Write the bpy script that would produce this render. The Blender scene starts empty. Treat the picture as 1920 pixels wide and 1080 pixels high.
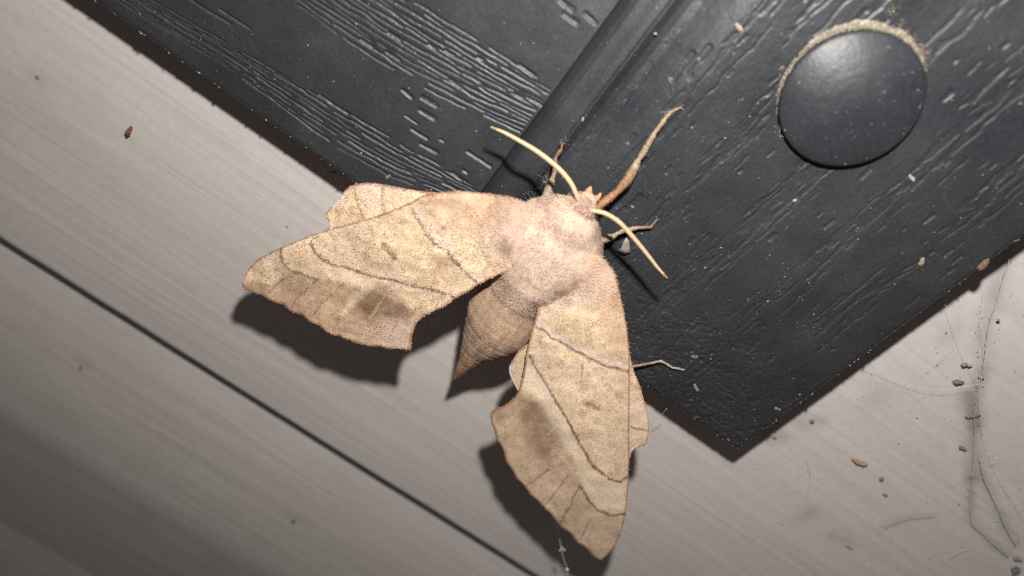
import bpy, math, random
import numpy as np
from mathutils import Matrix, Vector

rng = np.random.default_rng(7)
random.seed(7)
MM = 0.001                      # everything below is laid out in millimetres: u along the wall, v up, w out of it
scene = bpy.context.scene
COL = scene.collection

# ------------------------------------------------------------------ camera, world, flash, exposure
R = np.array([[0.81110975, 0.56701694, 0.14350177],
              [0.19356977, -0.49175198, 0.84894684],
              [0.55193452, -0.66081145, -0.50862217]])      # world axes seen from the phone
CAM = np.array([-57.41328382, -83.19679021, 50.61788958])    # mm
F = 1280.0
cam_d = bpy.data.cameras.new('camera')
cam = bpy.data.objects.new('camera', cam_d)
COL.objects.link(cam)
m = Matrix.Identity(4)
for i in range(3):
    m[i][0] = R[i, 0]; m[i][1] = -R[i, 1]; m[i][2] = -R[i, 2]; m[i][3] = CAM[i] * MM
cam.matrix_world = m
cam_d.sensor_width = 36.0
cam_d.lens = 24.0
cam_d.clip_start = 0.001
cam_d.clip_end = 20.0
cam_d.dof.use_dof = True
cam_d.dof.focus_distance = 0.093
cam_d.dof.aperture_fstop = 13.0
scene.camera = cam

world = bpy.data.worlds.new('World')
scene.world = world
world.use_nodes = True
bg = world.node_tree.nodes['Background']
bg.inputs[0].default_value = (1.0, 0.86, 0.84, 1)
bg.inputs[1].default_value = 0.055

fl_d = bpy.data.lights.new('phone_flash', 'POINT')
fl_d.shadow_soft_size = 0.0026
fl_d.energy = 0.72
fl_d.color = (1.0, 0.965, 0.92)
fl = bpy.data.objects.new('phone_flash', fl_d)
COL.objects.link(fl)
off = R @ (np.array([0.33, -0.944, 0.0]) * 30.0)
fm = m.copy()
for i in range(3):
    fm[i][3] = (CAM[i] + off[i]) * MM
fl.matrix_world = fm

scene.view_settings.view_transform = 'Standard'
scene.view_settings.look = 'None'
scene.view_settings.exposure = 0.0
scene.view_settings.gamma = 1.0
scene.cycles.use_denoising = False
scene.cycles.max_bounces = 6
scene.cycles.filter_width = 1.1

# ------------------------------------------------------------------ helpers
HGT = -CAM[1]


def P(px, py, w):
    """traced photograph point -> (u, v, w) in mm on the plane w millimetres in front of the shutter face"""
    px = np.asarray(px, float); py = np.asarray(py, float); w = np.asarray(w, float)
    r = np.stack([px - 960, py - 540, np.full_like(px, F)], -1) @ R.T
    t = (HGT - w) / r[..., 1]
    q = r * t[..., None] + CAM
    return np.stack([q[..., 0], q[..., 2], w + 0 * q[..., 0]], -1)


def W(a):
    a = np.asarray(a, float)
    return np.stack([a[..., 0], -a[..., 2], a[..., 1]], -1) * MM


def sm(a, b, x):
    t = np.clip((x - a) / (b - a), 0, 1)
    return t * t * (3 - 2 * t)


def lin(r, g, b):
    f = lambda c: (c / 255 / 12.92) if c / 255 < 0.04045 else ((c / 255 + 0.055) / 1.055) ** 2.4
    return np.array([f(r), f(g), f(b)])


def vnoise(x, y, seed=0):
    r = np.random.default_rng(seed)
    T = r.random((256, 256))
    xi = np.floor(x).astype(int); yi = np.floor(y).astype(int)
    fx = x - xi; fy = y - yi
    fx = fx * fx * (3 - 2 * fx); fy = fy * fy * (3 - 2 * fy)
    g = lambda i, j: T[i & 255, j & 255]
    return (g(xi, yi) * (1 - fx) + g(xi + 1, yi) * fx) * (1 - fy) + (g(xi, yi + 1) * (1 - fx) + g(xi + 1, yi + 1) * fx) * fy


def fbm(x, y, seed=0, o=3):
    s = 0; a = 1; tot = 0
    for k in range(o):
        s = s + a * vnoise(x * 2 ** k + 17.3 * k, y * 2 ** k + 5.1 * k, seed + k); tot += a; a *= .5
    return s / tot


def catmull(pts, n):
    pts = np.asarray(pts, float)
    seg = np.linalg.norm(np.diff(pts[:, :2], axis=0), axis=1)
    t = np.concatenate([[0], np.cumsum(seg)]); t /= t[-1]
    tt = np.linspace(0, 1, n)
    p = np.vstack([2 * pts[0] - pts[1], pts, 2 * pts[-1] - pts[-2]])
    out = []
    for x in tt:
        i = min(np.searchsorted(t, x, side='right') - 1, len(seg) - 1)
        f = (x - t[i]) / (t[i + 1] - t[i])
        a, b, c, d = p[i], p[i + 1], p[i + 2], p[i + 3]
        out.append(.5 * ((2 * b) + (c - a) * f + (2 * a - 5 * b + 4 * c - d) * f * f + (3 * b - a - 3 * c + d) * f ** 3))
    return np.array(out)


def resample(pts, n, smooth=True):
    pts = np.asarray(pts, float)
    seg = np.linalg.norm(np.diff(pts, axis=0), axis=1)
    t = np.concatenate([[0], np.cumsum(seg)]); t /= t[-1]
    if smooth:
        q = catmull(pts, 900)
        s2 = np.linalg.norm(np.diff(q[:, :2], axis=0), axis=1)
        t2 = np.concatenate([[0], np.cumsum(s2)]); t2 /= t2[-1]
        tt = np.linspace(0, 1, n)
        return np.stack([np.interp(tt, t2, q[:, k]) for k in range(q.shape[1])], -1)
    tt = np.linspace(0, 1, n)
    return np.stack([np.interp(tt, t, pts[:, k]) for k in range(pts.shape[1])], -1)


def empty(name, uvw, label=None, cat=None, group=None, kind=None):
    o = bpy.data.objects.new(name, None)
    o.empty_display_size = 0.002
    o.location = W(np.array(uvw))
    COL.objects.link(o)
    tag(o, label, cat, group, kind)
    return o


def tag(o, label=None, cat=None, group=None, kind=None):
    if label: o['label'] = label
    if cat: o['category'] = cat
    if group: o['group'] = group
    if kind: o['kind'] = kind
    return o


def root_of(o):
    while o.parent: o = o.parent
    return o


def mk(name, verts, faces, mat, parent=None, col=None, smooth=True, base=None):
    """one mesh object; verts in mm (u, v, w)"""
    wv = W(verts)
    if parent is not None:
        org = np.array(root_of(parent).location)
    else:
        org = W(np.array(base)) if base is not None else wv.mean(0)
    me = bpy.data.meshes.new(name)
    wv = (wv - org).astype(np.float32)
    faces = np.asarray(faces) if not isinstance(faces, list) else faces
    if isinstance(faces, np.ndarray):
        k = faces.shape[1]
        me.vertices.add(len(wv)); me.vertices.foreach_set('co', wv.ravel())
        me.loops.add(faces.size); me.loops.foreach_set('vertex_index', faces.astype(np.int32).ravel())
        me.polygons.add(len(faces)); me.polygons.foreach_set('loop_start', np.arange(0, faces.size, k, dtype=np.int32))
        me.update(calc_edges=True)
    else:
        me.from_pydata(wv.tolist(), [], faces)
    if smooth:
        me.polygons.foreach_set('use_smooth', np.ones(len(me.polygons), bool))
    if col is not None:
        at = me.color_attributes.new('Col', 'FLOAT_COLOR', 'POINT')
        c4 = np.ones((len(wv), 4), np.float32); c4[:, :3] = np.clip(col, 0, 1)
        at.data.foreach_set('color', c4.ravel())
    me.materials.append(mat)
    me.validate()
    o = bpy.data.objects.new(name, me)
    COL.objects.link(o)
    if parent is None:
        o.location = org
    else:
        o.parent = parent
    return o


def grid_faces(nr, nc, wrap=False):
    r = np.arange(nr - 1)[:, None]; c = np.arange(nc if wrap else nc - 1)[None, :]
    a = r * nc + c; b = r * nc + (c + 1) % nc
    return np.stack([a, b, b + nc, a + nc], -1).reshape(-1, 4)


def tube_arrays(pts, rad, ns=8, flat=1.0, rough=0.0, seed=0):
    """pts (n,3) mm uvw, rad (n,) mm"""
    pts = np.asarray(pts, float); n = len(pts)
    T = np.gradient(pts, axis=0); T /= np.linalg.norm(T, axis=1)[:, None] + 1e-9
    up = np.array([0, 0, 1.0])
    A = np.cross(T, up); A /= np.linalg.norm(A, axis=1)[:, None] + 1e-9
    B = np.cross(A, T)
    th = np.linspace(0, 2 * np.pi, ns, endpoint=False)
    rr = np.asarray(rad)[:, None] * np.ones(ns)
    if rough:
        rr = rr * (1 + rough * (np.random.default_rng(seed).random((n, ns)) - .5))
    v = pts[:, None] + rr[..., None] * (np.cos(th)[None, :, None] * A[:, None] + flat * np.sin(th)[None, :, None] * B[:, None])
    v = v.reshape(-1, 3)
    f = [list(q) for q in grid_faces(n, ns, True)]
    f.append(list(range(ns))[::-1]); f.append(list(range((n - 1) * ns, n * ns)))
    return v, f


def join_arrays(parts):
    V = []; Fc = []; o = 0
    for v, f in parts:
        V.append(v); Fc += [[i + o for i in q] for q in f]; o += len(v)
    return np.vstack(V), Fc


# ------------------------------------------------------------------ materials
def new_mat(name):
    mt = bpy.data.materials.new(name); mt.use_nodes = True
    nt = mt.node_tree
    return mt, nt, nt.nodes['Principled BSDF']


def nd(nt, t, **kw):
    n = nt.nodes.new(t)
    for k, v in kw.items():
        if k in n.inputs: n.inputs[k].default_value = v
        else: setattr(n, k, v)
    return n


def coords(nt, scale):
    tc = nd(nt, 'ShaderNodeTexCoord'); mp = nd(nt, 'ShaderNodeMapping')
    mp.inputs['Scale'].default_value = scale
    nt.links.new(tc.outputs['Object'], mp.inputs['Vector'])
    return mp.outputs['Vector']


def noise(nt, vec, scale=1.0, detail=3.0, rough=.55, dist=0.0):
    n = nd(nt, 'ShaderNodeTexNoise')
    n.inputs['Scale'].default_value = scale; n.inputs['Detail'].default_value = detail
    n.inputs['Roughness'].default_value = rough; n.inputs['Distortion'].default_value = dist
    nt.links.new(vec, n.inputs['Vector'])
    return n.outputs['Fac']


def ramp(nt, fac, stops):
    r = nd(nt, 'ShaderNodeValToRGB')
    e = r.color_ramp.elements
    while len(e) < len(stops): e.new(.5)
    for el, (p, c) in zip(e, stops):
        el.position = p; el.color = (*c, 1) if len(c) == 3 else c
    nt.links.new(fac, r.inputs['Fac'])
    return r.outputs['Color']


def mul(nt, a, b, fac=1.0, mode='MULTIPLY'):
    x = nd(nt, 'ShaderNodeMix', data_type='RGBA', blend_type=mode)
    x.inputs[0].default_value = fac
    for s, i in ((a, 6), (b, 7)):
        if isinstance(s, (tuple, list)): x.inputs[i].default_value = (*s, 1)
        else: nt.links.new(s, x.inputs[i])
    return x.outputs[2]


def bump(nt, bs, h, dist, strength=1.0, prev=None):
    b = nd(nt, 'ShaderNodeBump')
    b.inputs['Strength'].default_value = strength; b.inputs['Distance'].default_value = dist
    nt.links.new(h, b.inputs['Height'])
    if prev is not None: nt.links.new(prev, b.inputs['Normal'])
    nt.links.new(b.outputs[0], bs.inputs['Normal'])
    return b.outputs[0]


def mat_siding():
    mt, nt, bs = new_mat('grey_vinyl_siding')
    g1 = noise(nt, coords(nt, (16, 1, 340)), 1.0, 1.2, .4, 1.2)
    blot = noise(nt, coords(nt, (40, 40, 60)), 1.0, 5, .65)
    fine = noise(nt, coords(nt, (900, 900, 900)), 1.0, 3, .6)
    c = ramp(nt, blot, [(.25, (.575, .535, .505)), (.5, (.595, .555, .527)), (.8, (.615, .575, .55))])
    c = mul(nt, c, ramp(nt, g1, [(.3, (.955, .95, .945)), (.7, (1.03, 1.03, 1.03))]), 1.0)
    c = mul(nt, c, ramp(nt, fine, [(.3, (.95, .95, .94)), (.7, (1.04, 1.04, 1.04))]), 1.0)
    at = nd(nt, 'ShaderNodeAttribute'); at.attribute_name = 'Col'
    c = mul(nt, c, at.outputs['Color'])
    nt.links.new(c, bs.inputs['Base Color'])
    bs.inputs['Roughness'].default_value = .6
    bs.inputs['Specular IOR Level'].default_value = .3
    n1 = bump(nt, bs, g1, .00040, .27)
    return mt


def mat_shutter(name, scratch):
    mt, nt, bs = new_mat(name)
    sc = noise(nt, coords(nt, scratch), 1.0, 3, .6)
    fine = noise(nt, coords(nt, (2600, 2600, 2600)), 1.0, 4, .6)
    blot = noise(nt, coords(nt, (90, 90, 90)), 1.0, 5, .65)
    c = ramp(nt, blot, [(.3, (.0245, .027, .0315)), (.55, (.033, .0355, .041)), (.8, (.047, .049, .054))])
    c = mul(nt, c, ramp(nt, fine, [(.35, (.75, .75, .75)), (.6, (1.0, 1.0, 1.0)), (.72, (1.6, 1.6, 1.6))]), .8)
    at = nd(nt, 'ShaderNodeAttribute'); at.attribute_name = 'Col'
    c = mul(nt, c, at.outputs['Color'])
    c = mul(nt, c, (2.6, 2.6, 2.6))
    nt.links.new(c, bs.inputs['Base Color'])
    rr = ramp(nt, blot, [(.3, (.38,) * 3), (.75, (.56,) * 3)])
    nt.links.new(rr, bs.inputs['Roughness'])
    bs.inputs['Specular IOR Level'].default_value = .5
    n1 = bump(nt, bs, sc, .00006, .6)
    bump(nt, bs, fine, .00007, .55, n1)
    return mt


def mat_attr(name, rough=.6, fleck=(2500, 2500, 2500), lo=.75, hi=1.2, sheen=0.0, bd=.0001, spec=.3, trans=0.0):
    mt, nt, bs = new_mat(name)
    at = nd(nt, 'ShaderNodeAttribute'); at.attribute_name = 'Col'
    f = noise(nt, coords(nt, fleck), 1.0, 3, .65)
    c = mul(nt, at.outputs['Color'], ramp(nt, f, [(.3, (lo,) * 3), (.7, (hi,) * 3)]))
    nt.links.new(c, bs.inputs['Base Color'])
    bs.inputs['Roughness'].default_value = rough
    bs.inputs['Specular IOR Level'].default_value = spec
    if sheen:
        bs.inputs['Sheen Weight'].default_value = sheen
        bs.inputs['Sheen Roughness'].default_value = .4
    if bd: bump(nt, bs, f, bd, .7)
    return mt


def mat_plain(name, c, rough=.7, var=.25, sc=1500, bd=.0001, spec=.3):
    mt, nt, bs = new_mat(name)
    f = noise(nt, coords(nt, (sc, sc, sc)), 1.0, 4, .6)
    c = np.asarray(c)
    nt.links.new(ramp(nt, f, [(.25, tuple(c * (1 - var))), (.75, tuple(np.minimum(c * (1 + var), 1)))]), bs.inputs['Base Color'])
    bs.inputs['Roughness'].default_value = rough
    bs.inputs['Specular IOR Level'].default_value = spec
    if bd: bump(nt, bs, f, bd, .8)
    return mt


M_SIDING = mat_siding()
M_RAIL = mat_shutter('charcoal_vinyl_rail', (1500, 300, 160))
M_STILE = mat_shutter('charcoal_vinyl_stile', (1100, 300, 160))
M_CAP = mat_shutter('charcoal_vinyl_cap', (900, 900, 900))
M_WING = mat_attr('wing_membrane', .55, (3200, 3200, 3200), .78, 1.18, .15, .00010, .35)
M_SCALE = mat_attr('wing_scales', .42, (600, 600, 600), .92, 1.08, .0, 0, .35)
M_BODY = mat_attr('body_skin', .7, (2500, 2500, 2500), .75, 1.15, .1, .0001, .25)
M_FUR = mat_attr('body_fur', .75, (600, 600, 600), .93, 1.07, .0, 0, .1)
M_LEG = mat_attr('leg_skin', .6, (3500, 3500, 3500), .6, 1.3, .1, .00012, .3)
M_ANT = mat_attr('antenna_skin', .5, (3500, 3500, 3500), .85, 1.12, .1, .00005, .35)
M_GRAIN = mat_attr('dust_grains', .8, (2500, 2500, 2500), .8, 1.2, 0, .00005, .2)
M_TUFT = mat_plain('dull_silk', (.42, .41, .39), .7, .3, 4000, 0, .2)
M_SILK = mat_plain('grey_silk', (.72, .71, .69), .4, .2, 4000, 0, .5)

# ------------------------------------------------------------------ siding wall
SW = -6.5                                  # wall surface behind the shutter face
wall = empty('siding_wall', (-50, -55, SW), 'grey wood grained vinyl siding wall behind the dark shutter', None, None, 'structure')


STAINS = [([(1893, 485), (1870, 560), (1852, 620), (1843, 700)], 1.1, .22), ([(1843, 700), (1828, 760), (1826, 840), (1822, 900)], 1.0, .30), ([(1822, 900), (1820, 975), (1845, 1005), (1890, 1045)], .7, .30),
          ([(1836, 860), (1845, 900), (1866, 945), (1885, 990), (1905, 1025)], .7, .28), ([(1815, 745), (1828, 775), (1832, 800)], 1.3, .3), ([(1445, 820), (1460, 822)], 1.4, .35),
          ([(1510, 790), (1530, 792)], 1.4, .3), ([(1650, 740), (1640, 760)], 2.2, .12), ([(1755, 968), (1700, 975), (1660, 990)], .8, .15), ([(1520, 960), (1500, 975)], 1.5, .2), ([(60, 140), (75, 150)], 1.2, .12),
          ([(540, 970), (560, 980)], 1.4, .13), ([(145, 680), (158, 692)], 1.3, .12), ([(1590, 1020), (1560, 1005)], 1.0, .25), ([(300, 180), (420, 260)], 2.5, .06), ([(1790, 620), (1770, 640)], 1.2, .15)]


def board(v_hi, v_lo, bend, step=3.6, back=0.0):
    """one course: flat upper part, added soft bend that shades the face below it where used, rounded lip at the bottom groove"""
    us = np.concatenate([np.linspace(-420, -150, 10), np.linspace(-149, 4, 160), np.linspace(4.5, 62, 116), np.linspace(63, 260, 12)])
    prof = []
    n = 130
    for t in np.linspace(0, 1, n):
        v = v_hi - .55 + (v_lo + .55 - (v_hi - .55)) * t
        w = SW - back
        if v < bend - 3: w -= math.tan(math.radians(BA)) * (bend - v)
        elif v < bend + 3: w -= math.tan(math.radians(BA)) * (bend + 3 - v) ** 2 / 12
        prof.append((v, w))
    top_w = SW
    bot_w = prof[-1][1]
    prof = [(v, w - step * math.exp(-max(v_hi - v, 0) / 17.0)) for v, w in prof]
    top_w = prof[0][1]; bot_w = prof[-1][1]
    pre = [(v_hi + 2.0, top_w - .02), (v_hi + 1.0, top_w - .015), (v_hi + .3, top_w - .01), (v_hi - .1, top_w - .005)]
    post = [(v_lo + .40, bot_w - .05), (v_lo + .22, bot_w - .18), (v_lo + .06, bot_w - .7), (v_lo + .02, bot_w - 3.7)]
    prof = np.array(pre + prof + post)
    U, V = np.meshgrid(us, prof[:, 0])
    Wd = np.repeat(prof[:, 1][:, None], len(us), 1)
    mid = np.zeros(len(prof)); mid[4:-4] = 1
    wob = (fbm(U / 45, V / 12, 3) - .5) * .12 + (fbm(U / 50 + 40 + .6 * fbm(U / 30, V / 8, 9), V / 2.4 + .5 * fbm(U / 25, V / 6, 8), 5, 2) - .5) * .075
    Wd = Wd + wob * mid[:, None]
    V = V + (1 - mid)[:, None] * (fbm(U / 14, U * 0, 85) - .5) * .5
    vv = np.stack([U, V, Wd], -1).reshape(-1, 3)
    T = np.ones(U.shape)
    for line, wd, k in STAINS:
        q = P(np.array([p[0] for p in line], float), np.array([p[1] for p in line], float), np.full(len(line), SW))[:, :2]
        d = np.full(U.shape, 1e9)
        for (ax, ay), (bx, by) in zip(q[:-1], q[1:]):
            t = np.clip(((U - ax) * (bx - ax) + (V - ay) * (by - ay)) / ((bx - ax) ** 2 + (by - ay) ** 2 + 1e-9), 0, 1)
            d = np.minimum(d, np.hypot(U - ax - t * (bx - ax), V - ay - t * (by - ay)))
        T *= 1 - k * np.exp(-(d / wd) ** 2) * (.35 + 1.2 * fbm(U / 4, V / 4, 88, 2))
    T *= 1 - .035 * sm(.55, .8, fbm(U / 9, V / 9, 87, 4))
    return mk('siding_board', vv, grid_faces(len(prof), len(us))[:, ::-1], M_SIDING, wall, np.repeat(T.reshape(-1, 1), 3, 1))


BA = 7.0
board(62.0, -55.6, -500)
board(-55.6, -156.8, -101.5)  # bend shaped into this board alone so its lower band falls dark
board(-156.8, -258, -500, .45, 6.35)
board(163, 62.0, -500)
# backing behind the grooves
mk('backing', np.array([[-420, -260, SW - 16.0], [260, -260, SW - 16.0], [260, 148, SW - 16.0], [-420, 148, SW - 16.0]], float),
   [[0, 1, 2, 3]], mat_plain('dark_backing', (.03, .028, .027), .8, .2, 300, 0), wall)

# ------------------------------------------------------------------ shutter
shutter = empty('window_shutter', (0, 0, SW), 'dark charcoal plastic shutter corner with embossed wood grain', 'shutter')


def axis(parts):
    return np.unique(np.concatenate([np.arange(a, b, s) for a, b, s in parts]).round(4))


def stroke(H, us, vs, pts, half, depth, along='u', seed=0, rag=.25):
    """press one grain line into the height field; pts: (along, across) control points"""
    pts = np.asarray(pts, float)
    ax, cx = (us, vs) if along == 'u' else (vs, us)
    a0, a1 = pts[0, 0], pts[-1, 0]
    i0, i1 = np.searchsorted(ax, [a0 - half, a1 + half])
    if i1 - i0 < 2: return
    a = ax[i0:i1]
    c = np.interp(a, pts[:, 0], pts[:, 1])
    r = np.random.default_rng(seed)
    c = c + (fbm(a / 1.7 + seed * 3.1, a * 0 + seed, 11, 2) - .5) * rag
    hw = half * (.75 + .6 * fbm(a / 1.3 + seed * 7.7, a * 0 + 9, 21, 2))
    j0, j1 = np.searchsorted(cx, [c.min() - 2 * half - .3, c.max() + 2 * half + .3])
    if j1 - j0 < 2: return
    d = np.abs(cx[j0:j1][:, None] - c[None, :]) - hw[None, :]
    e = np.maximum(a0 - a, a - a1)[None, :]
    d = np.where(e > 0, np.hypot(np.maximum(d + hw[None, :], 0), e * 1.0) - hw[None, :], d)
    g = depth * (1 - sm(-.10, .09, d))
    if along == 'u':
        H[j0:j1, i0:i1] = np.minimum(H[j0:j1, i0:i1], -g)
    else:
        H[i0:i1, j0:j1] = np.minimum(H[i0:i1, j0:j1], -g.T)


def heights_rail(us, vs):
    H = np.zeros((len(vs), len(us)))
    r = np.random.default_rng(3)
    k = 0
    b_lo = np.array([(-190, 10.0), (-130, 13), (-100, 15.2), (-88, 15.9), (-73, 16.6), (-61.7, 18.5), (-54, 20.4)])
    b_hi = np.array([(-190, 20), (-130, 22), (-100, 23.5), (-88, 24.6), (-74, 25.9), (-66, 26.6), (-54, 27.9)])
    n = 14
    for i in range(n):
        fr = (i + .5) / n
        u = -190 + r.random() * 6
        while u < -55.2:
            L = r.uniform(4, 20) if 0 < i < n - 1 else r.uniform(2.5, 9)
            e = min(u + L, -55.35)
            if e - u > .8:
                xs = np.linspace(u, e, 12)
                lo = np.interp(xs, b_lo[:, 0], b_lo[:, 1]); hi = np.interp(xs, b_hi[:, 0], b_hi[:, 1])
                ys = lo + (hi - lo) * fr + r.normal(0, .05) + .1 * np.sin(xs * .5 + i * 1.7)
                stroke(H, us, vs, np.stack([xs, ys], -1), r.uniform(.09, .16), r.uniform(.09, .15), 'u', k, .26); k += 1
                if r.random() < .35:
                    s0 = r.uniform(u, e - .7)
                    stroke(H, us, vs, [(s0, np.interp(s0, xs, ys) + .2), (s0 + r.uniform(.6, 2), np.interp(s0, xs, ys) + .3)], .22, .24, 'u', k, .3); k += 1
            u = e + (r.uniform(.25, .8) if 2 < i < n - 2 else r.uniform(.3, 3.0))
            if i < 3 and -74 < u < -70 and r.random() < .5: u += 3
    c_lo = np.array([(-190, -1), (-130, 1.2), (-101, 2.6), (-91, 3.4), (-75.6, 2.9), (-66, 4.2), (-60, 6.2), (-54, 7.6)])
    c_hi = np.array([(-190, 2), (-130, 3.6), (-103, 5.2), (-80.7, 8.2), (-63.4, 9.9), (-54, 10.8)])
    n = 8
    for i in range(n):
        fr = (i + .3) / n
        u = -190 + r.random() * 4
        while u < -55.5:
            L = r.uniform(2, 14)
            e = min(u + L, -55.6)
            if e - u > .6:
                xs = np.linspace(u, e, 10)
                lo = np.interp(xs, c_lo[:, 0], c_lo[:, 1]); hi = np.interp(xs, c_hi[:, 0], c_hi[:, 1])
                ys = lo + (hi - lo) * fr + r.normal(0, .06)
                if ys.min() > .9:
                    stroke(H, us, vs, np.stack([xs, ys], -1), r.uniform(.07, .15), r.uniform(.13, .22), 'u', k, .3); k += 1
            u = e + r.uniform(.4, 2.6)
    for a, b, h in [((-70.5, 15.5), (-69, 15.4), .24), ((-67.9, 16.3), (-65.8, 16.5), .27), ((-67.3, 14.7), (-65.2, 14.9), .29), ((-68.6, 12.8), (-66.6, 12.9), .1),
                    ((-67, 11.8), (-64.6, 12.0), .22), ((-63.2, 13), (-62.6, 13.1), .15), ((-65, 10.8), (-62.6, 11.2), .2), ((-59.5, 13.9), (-55.8, 14.1), .2),
                    ((-59.4, 10.1), (-58, 10), .22), ((-79.4, 8.1), (-74.9, 8.2), .12), ((-60.4, 35.8), (-58.6, 35.7), .3), ((-59.1, 34.9), (-57.4, 34.9), .3),
                    ((-57.2, 36.3), (-55.7, 36.2), .28), ((-60.8, 39.5), (-57.8, 39.4), .3), ((-64, 37.6), (-61.5, 37.5), .22), ((-58.5, 11.4), (-57.9, 11.4), .2),
                    ((-100.5, 10.6), (-99.3, 10.6), .2), ((-95, 9.7), (-90.5, 10.0), .11), ((-99, 8.4), (-93, 8.9), .13)]:
        stroke(H, us, vs, [a, b], h, .24, 'u', k, .12); k += 1
    for i in range(9):                                                     # bands higher up
        u = -190
        while u < -56:
            L = r.uniform(3, 16); e = min(u + L, -55.5)
            stroke(H, us, vs, [(u, 46 + i * .9), (e, 46.4 + i * .9)], .2, .24, 'u', k, .3); k += 1
            u = e + r.uniform(.3, 3)
    U, V = np.meshgrid(us, vs)
    H += (fbm(U / 3, V / 3, 31) - .5) * .10 + (fbm(U / .5, V / 1.6, 33, 2) - .5) * .030
    return H


def heights_stile(us, vs):
    U, V = np.meshgrid(us, vs)
    H = np.zeros_like(U)
    r = np.random.default_rng(5)
    lean = 0.0
    Uw = U + (fbm(U / 6, V / 14, 41) - .5) * 1.6
    bands = [(-41.6, 1.5, 8, 75), (-34.2, 2.1, 6, 75), (-25.2, 2.6, 6, 75), (-15.4, 2.6, 4, 75), (-7.3, 2.2, 20, 75), (-47.5, .5, 12, 26), (-37.9, 1.0, 44, 75)]
    mask = np.zeros_like(U)
    for uc, hw, v0, v1 in bands:
        bm = np.exp(-((Uw - uc) / hw) ** 2 * 1.1) * sm(v0 - 4, v0 + 5, V)
        mask = np.maximum(mask, bm)
    n = fbm(Uw / .62, V / 5.5 + U * .02, 51, 2)
    n2 = fbm(Uw / .40, V / 2.0, 55, 2)
    n3 = fbm(Uw / 1.6, V / 12, 57, 2)
    f = .40 * n + .42 * n2 + .18 * n3
    thr = .76 - .27 * mask
    rec = sm(thr - .022, thr + .022, f)
    H -= .095 * rec
    k = 5000
    for uc, hw, v0, v1 in bands:                                           # long thin cracks beside the patches
        for q in range(int(4 + hw * 3)):
            v = r.uniform(v0, v1 - 6)
            L = r.uniform(3, 13)
            uu = uc + r.uniform(-1.1, 1.1) * hw
            stroke(H, us, vs, [(v, uu), (v + L, uu + r.uniform(-.5, .5))], r.uniform(.05, .10), r.uniform(.12, .2), 'v', k, .7); k += 1
    for q in range(70):                                                    # oval pits
        b = bands[r.integers(0, 5)]
        v = r.uniform(8, 66); uu = b[0] + r.uniform(-2.2, 2.2) * b[1]
        stroke(H, us, vs, [(v, uu), (v + r.uniform(.3, 1.6), uu)], r.uniform(.13, .32), .13, 'v', k, .2); k += 1
    for v, uu in [(39.3, -44.6), (37.4, -44.5), (41, -43.6), (22.3, -38.2), (19.8, -38.6)]:
        stroke(H, us, vs, [(v - .8, uu), (v + .6, uu)], .36, .22, 'v', k, .1); k += 1
    H += (fbm(U / 3, V / 3, 61) - .5) * .10 + (fbm(U / .45, V / .8, 63, 2) - .5) * .035
    low = 1 - sm(4, 22, V)
    H -= low * .12 * sm(.60, .66, fbm(U / .5, V / .45, 65, 2))
    return H


def molding_profile(x):
    """x: mm to the right of the rail edge (u = -55)"""
    xs = [0, .12, .5, 1.2, 2.0, 2.9, 3.8, 4.55, 4.85, 5.0, 5.35, 6.0, 6.9, 7.9, 9.0, 10.4, 11.8, 13.0]
    ys = [0, -.35, -.8, -1.35, -1.62, -1.42, -1.08, -.98, -1.12, -1.0, -1.35, -1.9, -2.1, -1.9, -1.3, -.6, -.13, 0]
    return np.interp(x, xs, ys)


def edge_drop(d, r=1.0):
    d = np.clip(d, 0, r)
    return r - np.sqrt(np.maximum(r * r - (r - d) ** 2, 0))


def face_mesh(name, us, vs, H, mat, right=False, smoothprof=None):
    U, V = np.meshgrid(us, vs)
    rec = sm(.05, .2, -H)                                                   # pale dust lodged in the pressed grain
    G = .38 * (1 + (.14 if name == 'rail' else .03) * rec * (.35 + 1.1 * fbm(U / .35, V / .35, 78, 2)))
    if smoothprof is not None: H = H + smoothprof(U)
    ev = V + (fbm(U / 1.5, U * 0, 71) - .5) * .12
    H = H - edge_drop(np.maximum(V, 0) * 1.0, .85)
    if right: H = H - edge_drop(np.maximum(-U, 0), 1.0)
    A = np.stack([U, V, H], -1)
    A[0, :, 1] += (fbm(us / 1.2, us * 0, 73) - .5) * .25
    rows = [np.stack([us, A[0, :, 1], np.full_like(us, SW + .15)], -1), np.stack([us, A[0, :, 1], (A[0, :, 2] + SW) / 2], -1)]
    A = np.concatenate([np.stack(rows), A], 0)
    G = np.concatenate([np.full((2, G.shape[1]), .38), G], 0)
    if right:
        last = A[:, -1]
        c1 = last.copy(); c1[:, 2] = np.minimum((c1[:, 2] + SW) / 2, c1[:, 2]); c2 = last.copy(); c2[:, 2] = SW + .15
        A = np.concatenate([A, c1[:, None], c2[:, None]], 1)
        G = np.concatenate([G, np.full((G.shape[0], 2), .38)], 1)
    return mk(name, A.reshape(-1, 3), grid_faces(A.shape[0], A.shape[1]), mat, shutter, np.repeat(G.reshape(-1, 1), 3, 1))


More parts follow.
